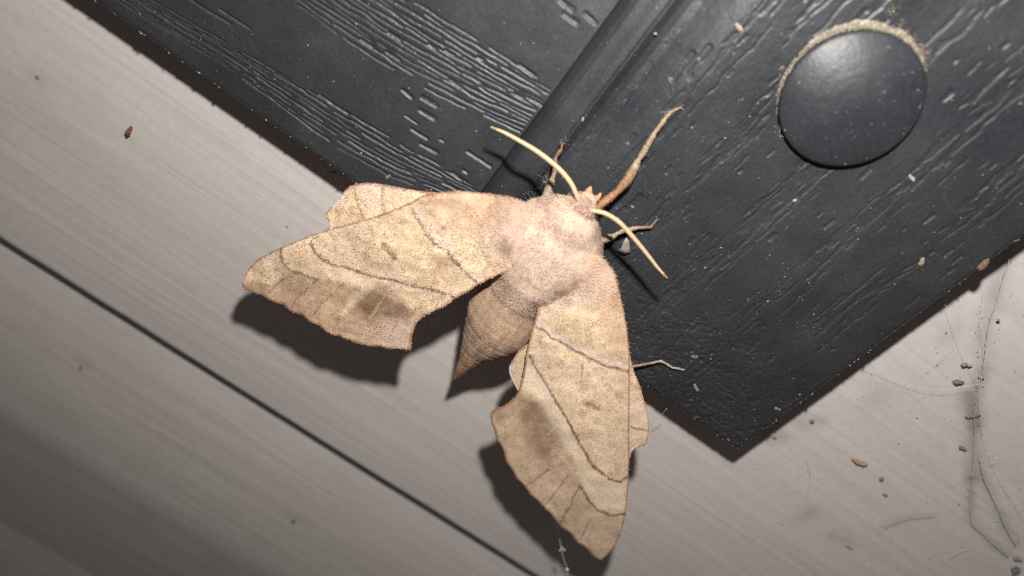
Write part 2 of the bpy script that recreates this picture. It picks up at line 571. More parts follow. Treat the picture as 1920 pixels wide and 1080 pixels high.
vs_r = axis([(0, 1, .06), (1, 42, .125), (42, 60, .4), (60, 120.1, 4)])
us_r = axis([(-190, -128, 1.2), (-128, -55.05, .15), (-55.0, -54.99, .1)])
face_mesh('rail', us_r, vs_r, heights_rail(us_r, vs_r), M_RAIL)
vs_s = axis([(0, 1, .06), (1, 68, .125), (68, 120.1, 2)])
us_m = axis([(-55, -50.15, .11), (-50.15, -50.149, 1)])
Um, Vm = np.meshgrid(us_m, vs_s)
face_mesh('bead_molding', us_m, vs_s, (fbm(Um / 2.5, Vm / 6, 81) - .5) * .10, M_STILE, False, lambda U: molding_profile(U + 55))
us_s = axis([(-50.15, -1, .125), (-1, .001, .05)])
face_mesh('stile', us_s, vs_s, heights_stile(us_s, vs_s), M_STILE, True, lambda U: molding_profile(U + 55))

# fastener cap
cpt = P(np.array([1458., 1733, 1597, 1597]), np.array([188., 188, 66, 308]), np.full(4, .9))
CU, CV, CR = cpt[:, 0].mean(), cpt[:, 1].mean(), 7.6
prof = [(0.0, 2.3), (1.0, 2.26), (2.2, 2.13), (3.4, 1.92), (4.6, 1.62), (5.6, 1.31), (6.4, 1.02), (7.0, .77), (7.35, .60), (7.52, .46), (7.58, .30), (7.52, .16), (7.3, .06), (6.9, .02), (6.8, -.9)]
prof = resample(prof, 46, False)
th = np.linspace(0, 2 * np.pi, 128, endpoint=False)
Vc = np.stack([CU + prof[:, 0][:, None] * np.cos(th), CV + prof[:, 0][:, None] * np.sin(th), prof[:, 1][:, None] + 0 * th[None]], -1)
Vc[..., 2] += .62 + (fbm(Vc[..., 0] / 2.0, Vc[..., 1] / 2.0, 91) - .5) * .05
cap = mk('fastener_cap', Vc.reshape(-1, 3), grid_faces(len(prof), 128, True)[:, ::-1], M_CAP, shutter, np.full((len(prof) * 128, 3), .41))

# dust crust along the upper rim of the cap: a lumpy ridge plus loose grains
ang = np.radians(np.linspace(-20, 235, 420))
full = np.interp(np.degrees(ang), [-20, 5, 35, 55, 75, 95, 125, 150, 175, 200, 235], [.01, .02, .05, .2, .62, .95, 1.05, .85, .5, .25, .10])
full = full * .62 * (.5 + 1.0 * fbm(np.degrees(ang) / 22, ang * 0, 93)) * (.85 + .3 * fbm(np.degrees(ang) / 2.5, ang * 0, 94))
cross = np.linspace(0, 1, 14)
rows = []
for t in cross:
    rr = 7.35 + t * (.25 + 1.45 * full)
    hh = full * .62 * np.sin(np.pi * np.clip(t * .95 + .05, 0, 1)) ** .8 - .12 + (fbm(np.degrees(ang) / 1.1 + 9 * t, t * 6 + ang * 0, 95, 3) - .5) * .5 * np.sin(np.pi * t)
    rows.append(np.stack([CU + rr * np.cos(ang), CV + rr * np.sin(ang), hh], -1))
crc = lin(170, 160, 143) * (.75 + .45 * rng.random((len(cross) * len(ang), 1)))
mk('dirt_crust', np.stack(rows).reshape(-1, 3), grid_faces(len(cross), len(ang))[:, ::-1], M_GRAIN, cap, crc)


def grains(pos, size, cols, flat=.7, seed=0):
    """many irregular tetrahedral/octahedral grains in one array"""
    r = np.random.default_rng(seed)
    base = np.array([[1, 0, 0], [-1, 0, 0], [0, 1, 0], [0, -1, 0], [0, 0, 1], [0, 0, -1]], float)
    fc = np.array([[0, 2, 4], [2, 1, 4], [1, 3, 4], [3, 0, 4], [2, 0, 5], [1, 2, 5], [3, 1, 5], [0, 3, 5]])
    n = len(pos)
    j = base[None] * (1 + .9 * (r.random((n, 6, 1)) - .5)) * np.asarray(size)[:, None, None]
    j[..., 0] *= r.uniform(.6, 1.9, (n, 1)); j[..., 2] *= flat
    a = r.uniform(0, 2 * np.pi, n); ca, sa = np.cos(a)[:, None], np.sin(a)[:, None]
    x = j[..., 0] * ca - j[..., 1] * sa; y = j[..., 0] * sa + j[..., 1] * ca
    v = np.stack([x, y, j[..., 2]], -1) + np.asarray(pos)[:, None]
    return v.reshape(-1, 3), (fc[None] + 6 * np.arange(n)[:, None, None]).reshape(-1, 3), np.repeat(cols, 6, 0)


n = 1900
a = np.radians(rng.choice(np.degrees(ang), n, p=full / full.sum()) + rng.normal(0, 2, n))
fr = np.interp(a, ang, full)
rad = 7.5 + rng.beta(1.5, 2.6, n) * (.25 + 1.35 * fr)
pos = np.stack([CU + rad * np.cos(a), CV + rad * np.sin(a), .1 + .45 * fr * rng.random(n)], -1)
ex = np.array([P(1735, 95, .3), P(1742, 103, .3), P(1674, 17, .2), P(1672, 24, .2), P(1690, 45, .3), P(1700, 60, .35), P(1712, 75, .35), P(1725, 88, .3), P(1468, 130, .3), P(1460, 243, .3), P(1466, 255, .3)])
exs = np.repeat(ex, 26, 0) + rng.normal(0, 1, (26 * len(ex), 3)) * np.array([.24, .24, .08])
pos = np.vstack([pos, exs])
cc = lin(168, 158, 141) * (.4 + .6 * rng.random((len(pos), 1)))
v, f, c = grains(pos, rng.uniform(.03, .085, len(pos)), cc, .9, 1)
tag(mk('dirt_grains', v, f, M_GRAIN, cap, c, False), kind='stuff')

# ------------------------------------------------------------------ moth
moth = empty('moth', tuple(P(1035, 465, 0)), 'large tan and pink hawk moth with leaf shaped wings spread, resting on the shutter corner', 'moth')


def dpoly(x, y, pts):
    """distance from points to a polyline, and the signed side"""
    pts = np.asarray(pts, float)
    best = np.full(x.shape, 1e9); side = np.zeros(x.shape)
    for (ax, ay), (bx, by) in zip(pts[:-1], pts[1:]):
        dx, dy = bx - ax, by - ay
        t = np.clip(((x - ax) * dx + (y - ay) * dy) / (dx * dx + dy * dy + 1e-9), 0, 1)
        d = np.hypot(x - ax - t * dx, y - ay - t * dy)
        s = np.sign((x - ax) * dy - (y - ay) * dx)
        k = d < best
        best = np.where(k, d, best); side = np.where(k, s, side)
    return best, side


def inside(x, y, poly, soft=6.0):
    poly = np.asarray(poly, float)
    c = np.zeros(x.shape, bool)
    n = len(poly)
    for i in range(n):
        ax, ay = poly[i]; bx, by = poly[(i + 1) % n]
        cond = ((ay > y) != (by > y)) & (x < (bx - ax) * (y - ay) / (by - ay + 1e-9) + ax)
        c ^= cond
    d, _ = dpoly(x, y, np.vstack([poly, poly[:1]]))
    return sm(-soft, soft, np.where(c, d, -d))


def blend(col, c, k):
    return col * (1 - k[..., None]) + np.asarray(c) * k[..., None]


TAN = np.array([.755, .57, .38]); PALE = np.array([.88, .71, .51]); PINK = np.array([.76, .60, .53])
BROWN = np.array([.27, .165, .098]); DARK = np.array([.16, .095, .058]); MIDB = np.array([.50, .315, .21])
OLIVE = np.array([.63, .47, .30])


def paint_base(x, y, seed):
    c = np.broadcast_to(TAN, x.shape + (3,)).copy()
    n1 = fbm(x / 38, y / 38, 100 + seed); n2 = fbm(x / 13, y / 13, 110 + seed); n3 = vnoise(x / 3.1, y / 3.1, 120 + seed)
    c = blend(c, PALE, sm(.45, .7, n1) * .7)
    c = blend(c, MIDB, sm(.48, .75, n2) * .5)
    c = blend(c, PINK * .97, sm(.45, .75, fbm(x / 32 + 9, y / 32, 129 + seed)) * .3)
    c = blend(c, OLIVE, sm(.55, .8, fbm(x / 25, y / 25, 130 + seed)) * .35)
    c = blend(c, BROWN, sm(.70, .92, n3) * .5)
    c = blend(c, np.array([.76, .55, .35]), sm(.5, .8, fbm(x / 9 + 31, y / 9, 127 + seed, 2)) * .45)
    c = blend(c, PALE * 1.06, sm(.72, .92, vnoise(x / 2.7 + 50, y / 2.7, 125 + seed)) * .5)
    return c


def ragged(x, y, d, w, seed=0):
    """soft-edged, broken line of half width w"""
    n = fbm(x / 4, y / 4, 140 + seed, 2)
    return (1 - sm(w * .35, w * 1.5, d + (n - .5) * w * 1.6)) * (.8 + .2 * sm(.3, .55, fbm(x / 9, y / 9, 150 + seed, 2)))


def paint_left(x, y):
    c = paint_base(x, y, 1)
    x0, y0 = x, y
    x = x0 + (fbm(x0 / 17, y0 / 17, 161, 3) - .5) * 6; y = y0 + (fbm(x0 / 17 + 60, y0 / 17, 171, 3) - .5) * 6
    mott = .45 + 1.1 * fbm(x0 / 20, y0 / 20, 181, 3)
    am = [(774, 391), (787, 411), (798, 433), (815, 454), (841, 472), (859, 493), (880, 515), (900, 532)]
    pm = [(596, 444), (587, 450), (585, 461), (592.6, 474), (607, 485), (629.6, 496), (659, 503), (681.5, 511), (707, 518.5), (729.6, 524), (755.6, 529), (789, 537), (822, 544.4), (857, 555.6)]
    st = [(528, 463), (528, 478), (535, 496), (548, 507), (570, 513), (594.5, 524)]
    # region between thorax and first line a bit browner towards the leading edge
    c = blend(c, MIDB, inside(x, y, [(780, 350), (1000, 360), (1000, 420), (900, 430), (800, 400)], 25) * .55)
    # outer field
    outer = inside(x, y, [(548, 507), (594, 526), (620, 520), (650, 530), (680, 540), (700, 560), (740, 560), (800, 590), (775, 660), (560, 600), (450, 560), (455, 530), (470, 530), (510, 536)], 7)
    c = blend(c, MIDB, np.clip(outer * .5 * mott, 0, 1))
    c = blend(c, BROWN, np.clip(outer * .26 * mott * sm(640, 520, y), 0, 1))
    c = blend(c, PALE, inside(x, y, [(540, 500), (600, 495), (660, 512), (707, 525), (690, 545), (650, 525), (600, 518), (560, 508)], 6) * .55)
    # sooty patch
    p1 = inside(x, y, [(684, 545), (707, 522), (733, 536), (756, 560), (780, 580), (765, 600), (735, 590), (700, 598), (650, 585), (662, 565)], 7)
    c = blend(c, BROWN, np.clip(p1 * .55 * mott, 0, 1))
    p2 = inside(x, y, [(678, 552), (695, 545), (735, 560), (760, 575), (750, 588), (700, 590), (668, 578)], 8)
    c = blend(c, DARK, np.clip(p2 * .42 * mott, 0, 1))
    c = blend(c, PINK * .85, inside(x, y, [(740, 600), (772, 600), (772, 650), (745, 650), (700, 640)], 14) * .55)
    c = blend(c, PALE, inside(x, y, [(655, 560), (675, 548), (700, 520), (712, 522), (690, 552), (672, 568), (650, 592), (640, 590)], 4) * .45)
    d, s = dpoly(x, y, am)
    c = blend(c, PINK, (1 - sm(3, 20, d)) * (s * SGN_L > 0) * .6)
    c = blend(c, BROWN * .95, ragged(x, y, d, 2.5, 1) * 1.0)
    d, s = dpoly(x, y, pm)
    c = blend(c, np.array([.82, .63, .52]), (1 - sm(3, 20, d)) * (s * SGN_L < 0) * sm(600, 680, x) * .5)
    c = blend(c, BROWN * .95, ragged(x, y, d, 2.5, 2) * 1.0)
    d, s = dpoly(x, y, st)
    c = blend(c, BROWN, ragged(x, y, d, 2.5, 3) * .9)
    d, s = dpoly(x, y, [(720, 459), (735, 474), (744, 485)])
    c = blend(c, BROWN, ragged(x, y, d, 4.5, 4) * .85)
    for q, (v, w, k) in enumerate([([(533, 522), (500, 555)], 1.6, .75), ([(600, 522), (567, 550), (548, 578)], 1.6, .75), ([(648, 530), (610, 565), (585, 596)], 1.5, .7),
                                   ([(640, 592), (626, 622)], 1.5, .55), ([(474, 527), (490, 530), (509, 537)], 1.5, .5), ([(748, 606), (738, 620)], 2.2, .6)]):
        d, _ = dpoly(x, y, v); c = blend(c, BROWN * .75, ragged(x, y, d, w, 10 + q) * k)
    for v in ([(735, 538), (715, 570), (696, 596)], [(675, 556), (645, 585)]):
        d, _ = dpoly(x, y, v); c = blend(c, PALE, (1 - sm(1, 3.6, d)) * .35)
    # speckle towards the leading edge and base
    return c


SGN_L = 1


def paint_right(x, y):
    c = paint_base(x, y, 2)
    x0, y0 = x, y
    x = x0 + (fbm(x0 / 17, y0 / 17, 162, 3) - .5) * 6; y = y0 + (fbm(x0 / 17 + 60, y0 / 17, 172, 3) - .5) * 6
    mott = .45 + 1.1 * fbm(x0 / 20, y0 / 20, 182, 3)
    am = [(1006, 611), (1033, 630), (1061, 646.7), (1089, 663), (1116.7, 677), (1144.4, 688), (1178, 694)]
    pm = [(991.7, 664), (1008, 694), (1027.8, 724), (1050, 763), (1072, 802), (1089, 833), (1105.6, 863), (1122, 883), (1144, 899), (1164, 903), (1174, 893)]
    st = [(1089, 913), (1103, 935.6), (1122, 955), (1144, 966), (1170, 963)]
    c = blend(c, MIDB, inside(x, y, [(1130, 480), (1200, 480), (1200, 700), (1150, 660), (1130, 560)], 25) * .6)
    c = blend(c, MIDB, inside(x, y, [(1150, 690), (1200, 690), (1200, 900), (1150, 880)], 20) * .35)
    outer = inside(x, y, [(920, 770), (975, 740), (1030, 780), (1060, 830), (1090, 880), (1090, 915), (1105, 940), (1125, 962), (1175, 968), (1180, 1060), (1100, 1060), (900, 840)], 8)
    c = blend(c, MIDB, np.clip(outer * .32 * mott, 0, 1)); c = blend(c, BROWN, np.clip(outer * .10 * mott * sm(1010, 860, y), 0, 1))
    c = blend(c, PALE, inside(x, y, [(985, 680), (1010, 710), (1050, 770), (1085, 840), (1120, 890), (1170, 908), (1168, 958), (1125, 950), (1095, 910), (1070, 850), (1030, 790), (1000, 740), (980, 720)], 7) * .8)
    c = blend(c, BROWN, inside(x, y, [(978, 735), (1010, 755), (1045, 795), (1052, 822), (1030, 862), (995, 845), (972, 790)], 14) * np.clip(.62 * mott, 0, 1))
    c = blend(c, DARK, inside(x, y, [(995, 755), (1020, 775), (1035, 810), (1015, 835), (995, 800), (985, 770)], 10) * .42)
    c = blend(c, BROWN, inside(x, y, [(925, 770), (960, 750), (975, 735), (985, 745), (965, 775), (935, 790)], 7) * .4)
    d, s = dpoly(x, y, am)
    c = blend(c, PINK, (1 - sm(3, 20, d)) * (s > 0) * .6)
    c = blend(c, BROWN * .95, ragged(x, y, d, 2.5, 21) * 1.0)
    d, s = dpoly(x, y, pm)
    c = blend(c, np.array([.82, .63, .54]), (1 - sm(3, 18, d)) * (s < 0) * (1 - sm(830, 880, y)) * .6)
    c = blend(c, BROWN * .95, ragged(x, y, d, 2.5, 22) * 1.0)
    d, s = dpoly(x, y, st)
    c = blend(c, BROWN, ragged(x, y, d, 2.5, 23) * .95)
    d, s = dpoly(x, y, [(1103, 757), (1122, 765)])
    c = blend(c, BROWN, ragged(x, y, d, 4.5, 24) * .85)
    d, s = dpoly(x, y, [(1094, 680), (1089, 719)])
    c = blend(c, BROWN, ragged(x, y, d, 2.0, 25) * .5)
    for q, (v, w, k) in enumerate([([(1028, 880), (984, 912)], 1.6, .7), ([(1068, 890), (1040, 925), (1022, 945)], 1.6, .6), ([(1088, 905), (1070, 945), (1050, 978)], 1.6, .75), ([(1103, 980), (1088, 1008)], 1.6, .7)]):
        d, _ = dpoly(x, y, v); c = blend(c, BROWN * .75, ragged(x, y, d, w, 30 + q) * k)
    for v in ([(1052, 790), (1028, 815)],):
        d, _ = dpoly(x, y, v); c = blend(c, PALE, (1 - sm(1, 3.6, d)) * .3)
    return c


def paint_hind(x, y, lines, pale, seed):
    c = blend(paint_base(x, y, seed), MIDB, np.full(x.shape, .18))
    c = blend(c, PINK * 1.02, inside(x, y, pale, 10) * .38)
    c0 = c
    for q, l in enumerate(lines):
        d, _ = dpoly(x, y, l); c = blend(c, BROWN * .95, ragged(x, y, d, 2.0, seed + q) * .8)
    return c


def wing(name, lead, trail, hfun, paint, nu, nv, edge_dark=.6, seed=0, fringe=(), scallop=None):
    A = resample(lead, nu); B = resample(trail, nu, True)
    if scallop:
        ds = np.linalg.norm(np.gradient(B, axis=0), axis=1); L = np.cumsum(ds)
        Tn = np.gradient(B, axis=0) / ds[:, None]
        am = scallop[1] * sm(scallop[0], scallop[0] + .06, L / L[-1]) * (1 - sm(.93, .99, L / L[-1]))
        ph = L / 41. + .35 * fbm(L / 60, L * 0, 240 + seed)
        B = B + np.stack([-Tn[:, 1], Tn[:, 0]], -1) * (am * (np.abs(np.sin(np.pi * ph)) - .6))[:, None] * scallop[2]
    t = np.linspace(0, 1, nv)
    X = A[None, :, 0] * (1 - t)[:, None] + B[None, :, 0] * t[:, None]
    Y = A[None, :, 1] * (1 - t)[:, None] + B[None, :, 1] * t[:, None]
    w = hfun(X, Y) + (fbm(X / 60, Y / 60, 200 + seed) - .5) * .95 + (fbm(X / 14, Y / 14, 205 + seed) - .5) * .10
    V = P(X, Y, w)
    C = np.minimum(paint(X, Y) * np.array([1.035, 1.03, 1.03]), .95)
    # thin dark rim
    dA, _ = dpoly(X, Y, A[::4, :2]); dB, _ = dpoly(X, Y, B[::4, :2])
    rim = np.minimum(dA * 1.8, dB)
    k = (1 - sm(1.2, 6, rim)) * edge_dark * 1.15 * (.6 + .6 * fbm(X / 6, Y / 6, 210 + seed))
    C = blend(C, np.array([.26, .125, .065]), np.clip(k, 0, 1))
    for fr in fringe:
        d, _ = dpoly(X, Y, fr); C = blend(C, np.array([.80, .76, .70]), (1 - sm(2, 5, d)) * .85)
    f = grid_faces(nv, nu)
    o = mk(name, V.reshape(-1, 3), f, M_WING, moth, C.reshape(-1, 3))
    md = o.modifiers.new('thickness', 'SOLIDIFY'); md.thickness = .00010; md.offset = -1
    return o, V, C, X, Y


def scale_blades(o, V, C, n, seed, L=(.20, .42), wd=(.08, .15), lift=.05, name='scales', jitter=.55):
    r = np.random.default_rng(seed)
    nv, nu = V.shape[:2]
    # area weighted cells
    e1 = V[:-1, 1:] - V[:-1, :-1]; e2 = V[1:, :-1] - V[:-1, :-1]
    nrm = np.cross(e1, e2); ar = np.linalg.norm(nrm, axis=-1)
    p = ar.ravel() / ar.sum()
    idx = r.choice(len(p), n, p=p)
    i, j = np.unravel_index(idx, ar.shape)
    a, b = r.random(n), r.random(n)
    base = V[i, j] + e1[i, j] * a[:, None] + e2[i, j] * b[:, None]
    N = nrm[i, j]; N /= np.linalg.norm(N, axis=1)[:, None] + 1e-9
    N[N[:, 2] < 0] *= -1
    T = e1[i, j]; T = T / (np.linalg.norm(T, axis=1)[:, None] + 1e-9)
    S = np.cross(N, T)
    g = r.normal(0, jitter, n)
    D = T * np.cos(g)[:, None] + S * np.sin(g)[:, None]
    Sd = np.cross(N, D)
    ln = r.uniform(*L, n)[:, None]; w2 = r.uniform(*wd, n)[:, None] / 2
    rise = (r.uniform(.3, 1.0, n) * lift)[:, None]
    p0 = base + N * .02
    p1 = base + D * ln * .55 + Sd * w2 + N * rise * .8
    p2 = base + D * ln + N * rise
    p3 = base + D * ln * .55 - Sd * w2 + N * rise * .8
    vv = np.stack([p0, p1, p2, p3], 1).reshape(-1, 3)
    c = C[i, j] * r.uniform(.87, 1.16, (n, 1))
    q = r.random(n)
    c = np.where((q < .02 + .16 * sm(.4, .75, fbm(base[:, 0] / 2.6 + 80, base[:, 1] / 2.6 + 80, 330)))[:, None], c * np.array([.54, .46, .39]), c)
    c = np.where((q > .88)[:, None], np.minimum(c * 1.22 + .04, 1), c)
    sc = mk(name, vv, np.arange(4 * n).reshape(-1, 4), M_SCALE, o, np.repeat(c, 4, 0), False)
    return tag(sc, kind='stuff')


# left forewing
lead_l = [(1000, 392), (960, 372), (910, 363), (860, 359), (820, 362), (792, 368), (765, 382), (726, 398), (689, 411), (655, 420), (620, 429), (585, 441), (548, 455.6), (511, 472), (481.5, 489), (463, 511), (454.4, 531.5)]
trail_l = [(965, 505), (945, 511), (900, 532), (878, 546), (859, 556), (833, 574), (807, 587), (783, 604), (773, 628), (771, 648), (766, 657), (744, 653.7), (722, 651), (696, 648), (672, 645), (655.6, 636.5), (637, 631), (618.5, 625), (602, 613), (585, 604.6), (566.7, 591.7), (548, 583.4), (529.6, 572), (511, 563.7), (496, 556.6), (474, 547), (460, 543.7), (454.6, 532.5)]


def h_left(x, y):
    s = np.clip((985 - x) / 530, 0, 1)
    tr = np.clip((y - (372 + 160 * s)) / 150, -.2, 1.3)
    return 8.3 - 2.4 * s ** 1.3 + 1.0 * np.sin(np.pi * s) * .6 - .7 * tr * np.sin(np.pi * np.clip(s * 1.2, 0, 1)) + 1.1 * np.exp(-(np.hypot(x - 1020, y - 455) / 85) ** 2)


fw_l = wing('forewing', lead_l, trail_l, h_left, paint_left, 330, 150, .75, seed=1, scallop=(.40, 2.6, -1))
scale_blades(*fw_l[:3], 42000, 301)

# right forewing
lead_r = [(1095, 470), (1122, 478), (1147, 508), (1161, 546.7), (1171, 591), (1177.8, 635.6), (1180.6, 674), (1180.4, 730), (1179.8, 791), (1179.4, 841), (1179, 880), (1176.7, 924), (1171, 969), (1161, 1005), (1144.4, 1032.8), (1129, 1048.5)]
trail_r = [(1020, 540), (1013, 560), (1008, 580), (1000, 610.6), (991.7, 641), (986, 669), (980.6, 702), (973, 731), (961, 749), (941.7, 762), (925, 769), (920.6, 781), (925, 802), (930.6, 819), (941.7, 841), (952.8, 870), (964, 888), (983, 912), (1005.6, 937), (1027.8, 957.8), (1044.4, 979), (1066.7, 998), (1083, 1015), (1102.8, 1031), (1116.7, 1044.6), (1127, 1049)]


def h_right(x, y):
    s = np.clip((y - 480) / 560, 0, 1)
    tr = np.clip((1170 - x) / 220, -.2, 1.3)
    return 8.3 - 1.6 * s ** 1.3 + .6 * np.sin(np.pi * s) - .5 * tr * np.sin(np.pi * np.clip(s, 0, 1)) + 1.1 * np.exp(-(np.hypot(x - 1052, y - 490) / 85) ** 2)


fw_r = wing('forewing', lead_r, trail_r, h_right, paint_right, 330, 150, .75, seed=2, scallop=(.42, 2.6, -1))
scale_blades(*fw_r[:3], 42000, 302)

# hindwings, tucked under
hl_lead = [(1000, 385), (950, 369), (900, 362), (844, 362), (815, 361), (785, 358), (755, 353), (726, 347.4), (696, 343.7), (674, 344.4), (656, 350), (643, 362), (637, 376), (623, 387), (613.5, 397), (612.5, 404), (620.5, 416.7), (621, 429)]
hl_trail = [(985, 420), (930, 440), (880, 480), (840, 520), (790, 530), (740, 520), (700, 500), (660, 470), (632, 445), (622, 431)]


def h_hl(x, y): return np.minimum(h_left(x, y) - 1.3, 7) - .6 * sm(430, 345, y)


hw_l = wing('hindwing', hl_lead, hl_trail, h_hl,
            lambda x, y: paint_hind(x, y, [[(665, 350), (672, 378), (683, 404), (690, 420)], [(720, 349), (717, 378), (722, 400)]], [(672, 340), (720, 340), (720, 415), (690, 415)], 3), 220, 70, .8, seed=3, fringe=[[(621, 417), (621, 428)], [(626, 384), (637, 375), (641, 365)]])
scale_blades(*hw_l[:3], 14000, 303)
hr_lead = [(1110, 500), (1150, 560), (1170, 620), (1179.4, 660), (1189, 697), (1200, 724), (1208, 752), (1215.6, 782.8), (1216.5, 800), (1215, 815), (1210, 833), (1194, 836.7), (1186, 844), (1181, 858), (1172, 868)]
hr_trail = [(1030, 555), (1012, 590), (1000, 622), (990, 643), (975, 656), (966, 667), (957, 683), (954.4, 694), (958, 708), (966, 724), (973, 735), (1000, 770), (1060, 800), (1110, 840), (1150, 862), (1170, 868)]


def h_hr(x, y): return h_right(x, y) - 1.3 - .5 * sm(1180, 1216, x)


hw_r = wing('hindwing', hr_lead, hr_trail, h_hr,
            lambda x, y: paint_hind(x, y, [[(1170, 797), (1195, 803), (1218, 807)]], [(1170, 755), (1215, 755), (1220, 800), (1170, 800)], 4), 220, 90, .55, seed=4, fringe=[[(956, 686), (954.4, 694), (958, 708), (966, 724), (970, 731)], [(1194, 837), (1186, 843)]])
scale_blades(*hw_r[:3], 14000, 304)

# ---- body: one continuous skin from abdomen tip to head
ring = [  # left x,y  right x,y  centre w  half height / half width
    (849, 705, 852, 708, 2.0, .9), (856, 688, 869, 698, 2.3, .9), (862, 667, 889, 687, 2.6, .85), (866.5, 646, 913, 675, 3.0, .82), (871, 620, 939, 667, 3.3, .8),
    (876, 590, 967, 657, 3.6, .78), (882, 563, 990, 642, 3.9, .76), (900, 543, 1006, 618, 4.2, .76), (920, 527, 1014, 592, 4.6, .78), (934, 508, 1026, 574, 5.1, .82),
    (938, 490, 1046, 566, 5.6, .72), (939, 466, 1076, 560, 6.0, .58), (948, 434, 1104, 536, 6.2, .54), (966, 404, 1122, 500, 6.1, .56), (994, 383, 1126, 462, 5.9, .66),
    (1026, 374, 1121, 432, 5.8, .86), (1050, 372, 1115, 412, 5.8, .95), (1066, 371, 1112, 401, 5.9, 1.0), (1076, 367, 1114, 394, 5.9, 1.0), (1085, 363, 1118, 386, 5.8, 1.0),
    (1096, 360, 1119, 377, 5.5, 1.0), (1106, 361, 1115, 369, 5.2, 1.0)]
rg = catmull(np.array(ring), 150)
NS = 96
Lp = P(rg[:, 0], rg[:, 1], rg[:, 4]); Rp = P(rg[:, 2], rg[:, 3], rg[:, 4])
cen = (Lp + Rp) / 2; hv = (Rp - Lp) / 2; hwid = np.linalg.norm(hv, axis=1)
th = np.linspace(0, 2 * np.pi, NS, endpoint=False)
BV = cen[:, None] + np.cos(th)[None, :, None] * hv[:, None] + np.sin(th)[None, :, None] * (hwid * rg[:, 5])[:, None, None] * np.array([0, 0, 1.0])
BV[..., 2] = np.maximum(BV[..., 2], .12 + .02 * rng.random(BV.shape[:2])) if False else BV[..., 2]
sidx = np.linspace(0, len(ring) - 1, 150)
seg_t = np.linspace(0, 1, 150)
# abdomen segment relief
segs = [.07, .125, .185, .245, .305, .36]
rel = np.zeros(150)
for s0 in segs:
    d = (seg_t - s0)
    rel += .02 * np.exp(-(d / .006) ** 2) - .022 * np.exp(-((d - .012) / .007) ** 2)
BV += (rel[:, None] * (seg_t < .42)[:, None])[..., None] * ((BV - cen[:, None]) / (np.linalg.norm(BV - cen[:, None], axis=-1, keepdims=True) + 1e-6))
# colours
px_ = rg[:, 0][:, None] * (1 - np.cos(th)[None]) / 2 + rg[:, 2][:, None] * (1 + np.cos(th)[None]) / 2
py_ = rg[:, 1][:, None] * (1 - np.cos(th)[None]) / 2 + rg[:, 3][:, None] * (1 + np.cos(th)[None]) / 2
FURP = np.array([.74, .54, .425]); FURY = np.array([.71, .555, .42]); FURB = np.array([.34, .22, .16]); ABD = np.array([.54, .355, .24]); ABT = np.array([.40, .185, .11])


def fur_col(x, y):
    c = np.broadcast_to(FURP, x.shape + (3,)).copy()
    c = blend(c, FURY, sm(.42, .68, fbm(x / 30, y / 30, 402)) * .7)
    c = blend(c, FURY, (1 - sm(12, 40, np.hypot(x - 1035, y - 440))) * .5)
    c = blend(c, np.array([.62, .44, .345]), sm(.45, .7, fbm(x / 18, y / 18, 404)) * .7)
    for bx, by, br in ((955, 468, 20), (1068, 522, 20)):
        c = blend(c, FURB, (1 - sm(br * .3, br * 1.3, np.hypot(x - bx, y - by))) * .75)
    c = blend(c, np.array([.46, .27, .22]), (1 - sm(6, 20, np.hypot(x - 1100, y - 376))) * .55)
    c = blend(c, np.array([.50, .34, .27]), (1 - sm(2, 26, dpoly(x, y, [(1040, 372), (1075, 395), (1110, 430)])[0])) * .45)
    return c


def abd_col(x, y, t):
    c = blend(np.broadcast_to(ABD, x.shape + (3,)).copy(), PALE * .85, sm(.45, .75, fbm(x / 12, y / 12, 410)) * .5)
    c = blend(c, np.array([.42, .285, .195]), sm(.22, .36, t) * .5)
    c = blend(c, ABT, (1 - sm(.015, .16, t)) * .85)
    for s0 in segs:
        c = blend(c, PALE * .8, (1 - sm(.001, .005, np.abs(t - s0 + .003 + .02 * (fbm(x / 40, y / 40, 417) - .5)))) * .3 * (fbm(x / 15, y / 15, 415) > .38))
        c = blend(c, BROWN * .8, (1 - sm(.002, .010, np.abs(t - s0 - .012 + .02 * (fbm(x / 40, y / 40, 417) - .5)))) * .2)
    return c


tt2 = np.repeat(seg_t[:, None], NS, 1)
BC = abd_col(px_, py_, tt2)
kk = sm(.455, .49, tt2)[..., None]
BC = BC * (1 - kk) + fur_col(px_, py_) * .9 * kk
bf = [list(q) for q in grid_faces(150, NS, True)] + [list(range(NS))[::-1], list(range(149 * NS, 150 * NS))]
body = mk('body', BV.reshape(-1, 3), bf, M_BODY, moth, BC.reshape(-1, 3))


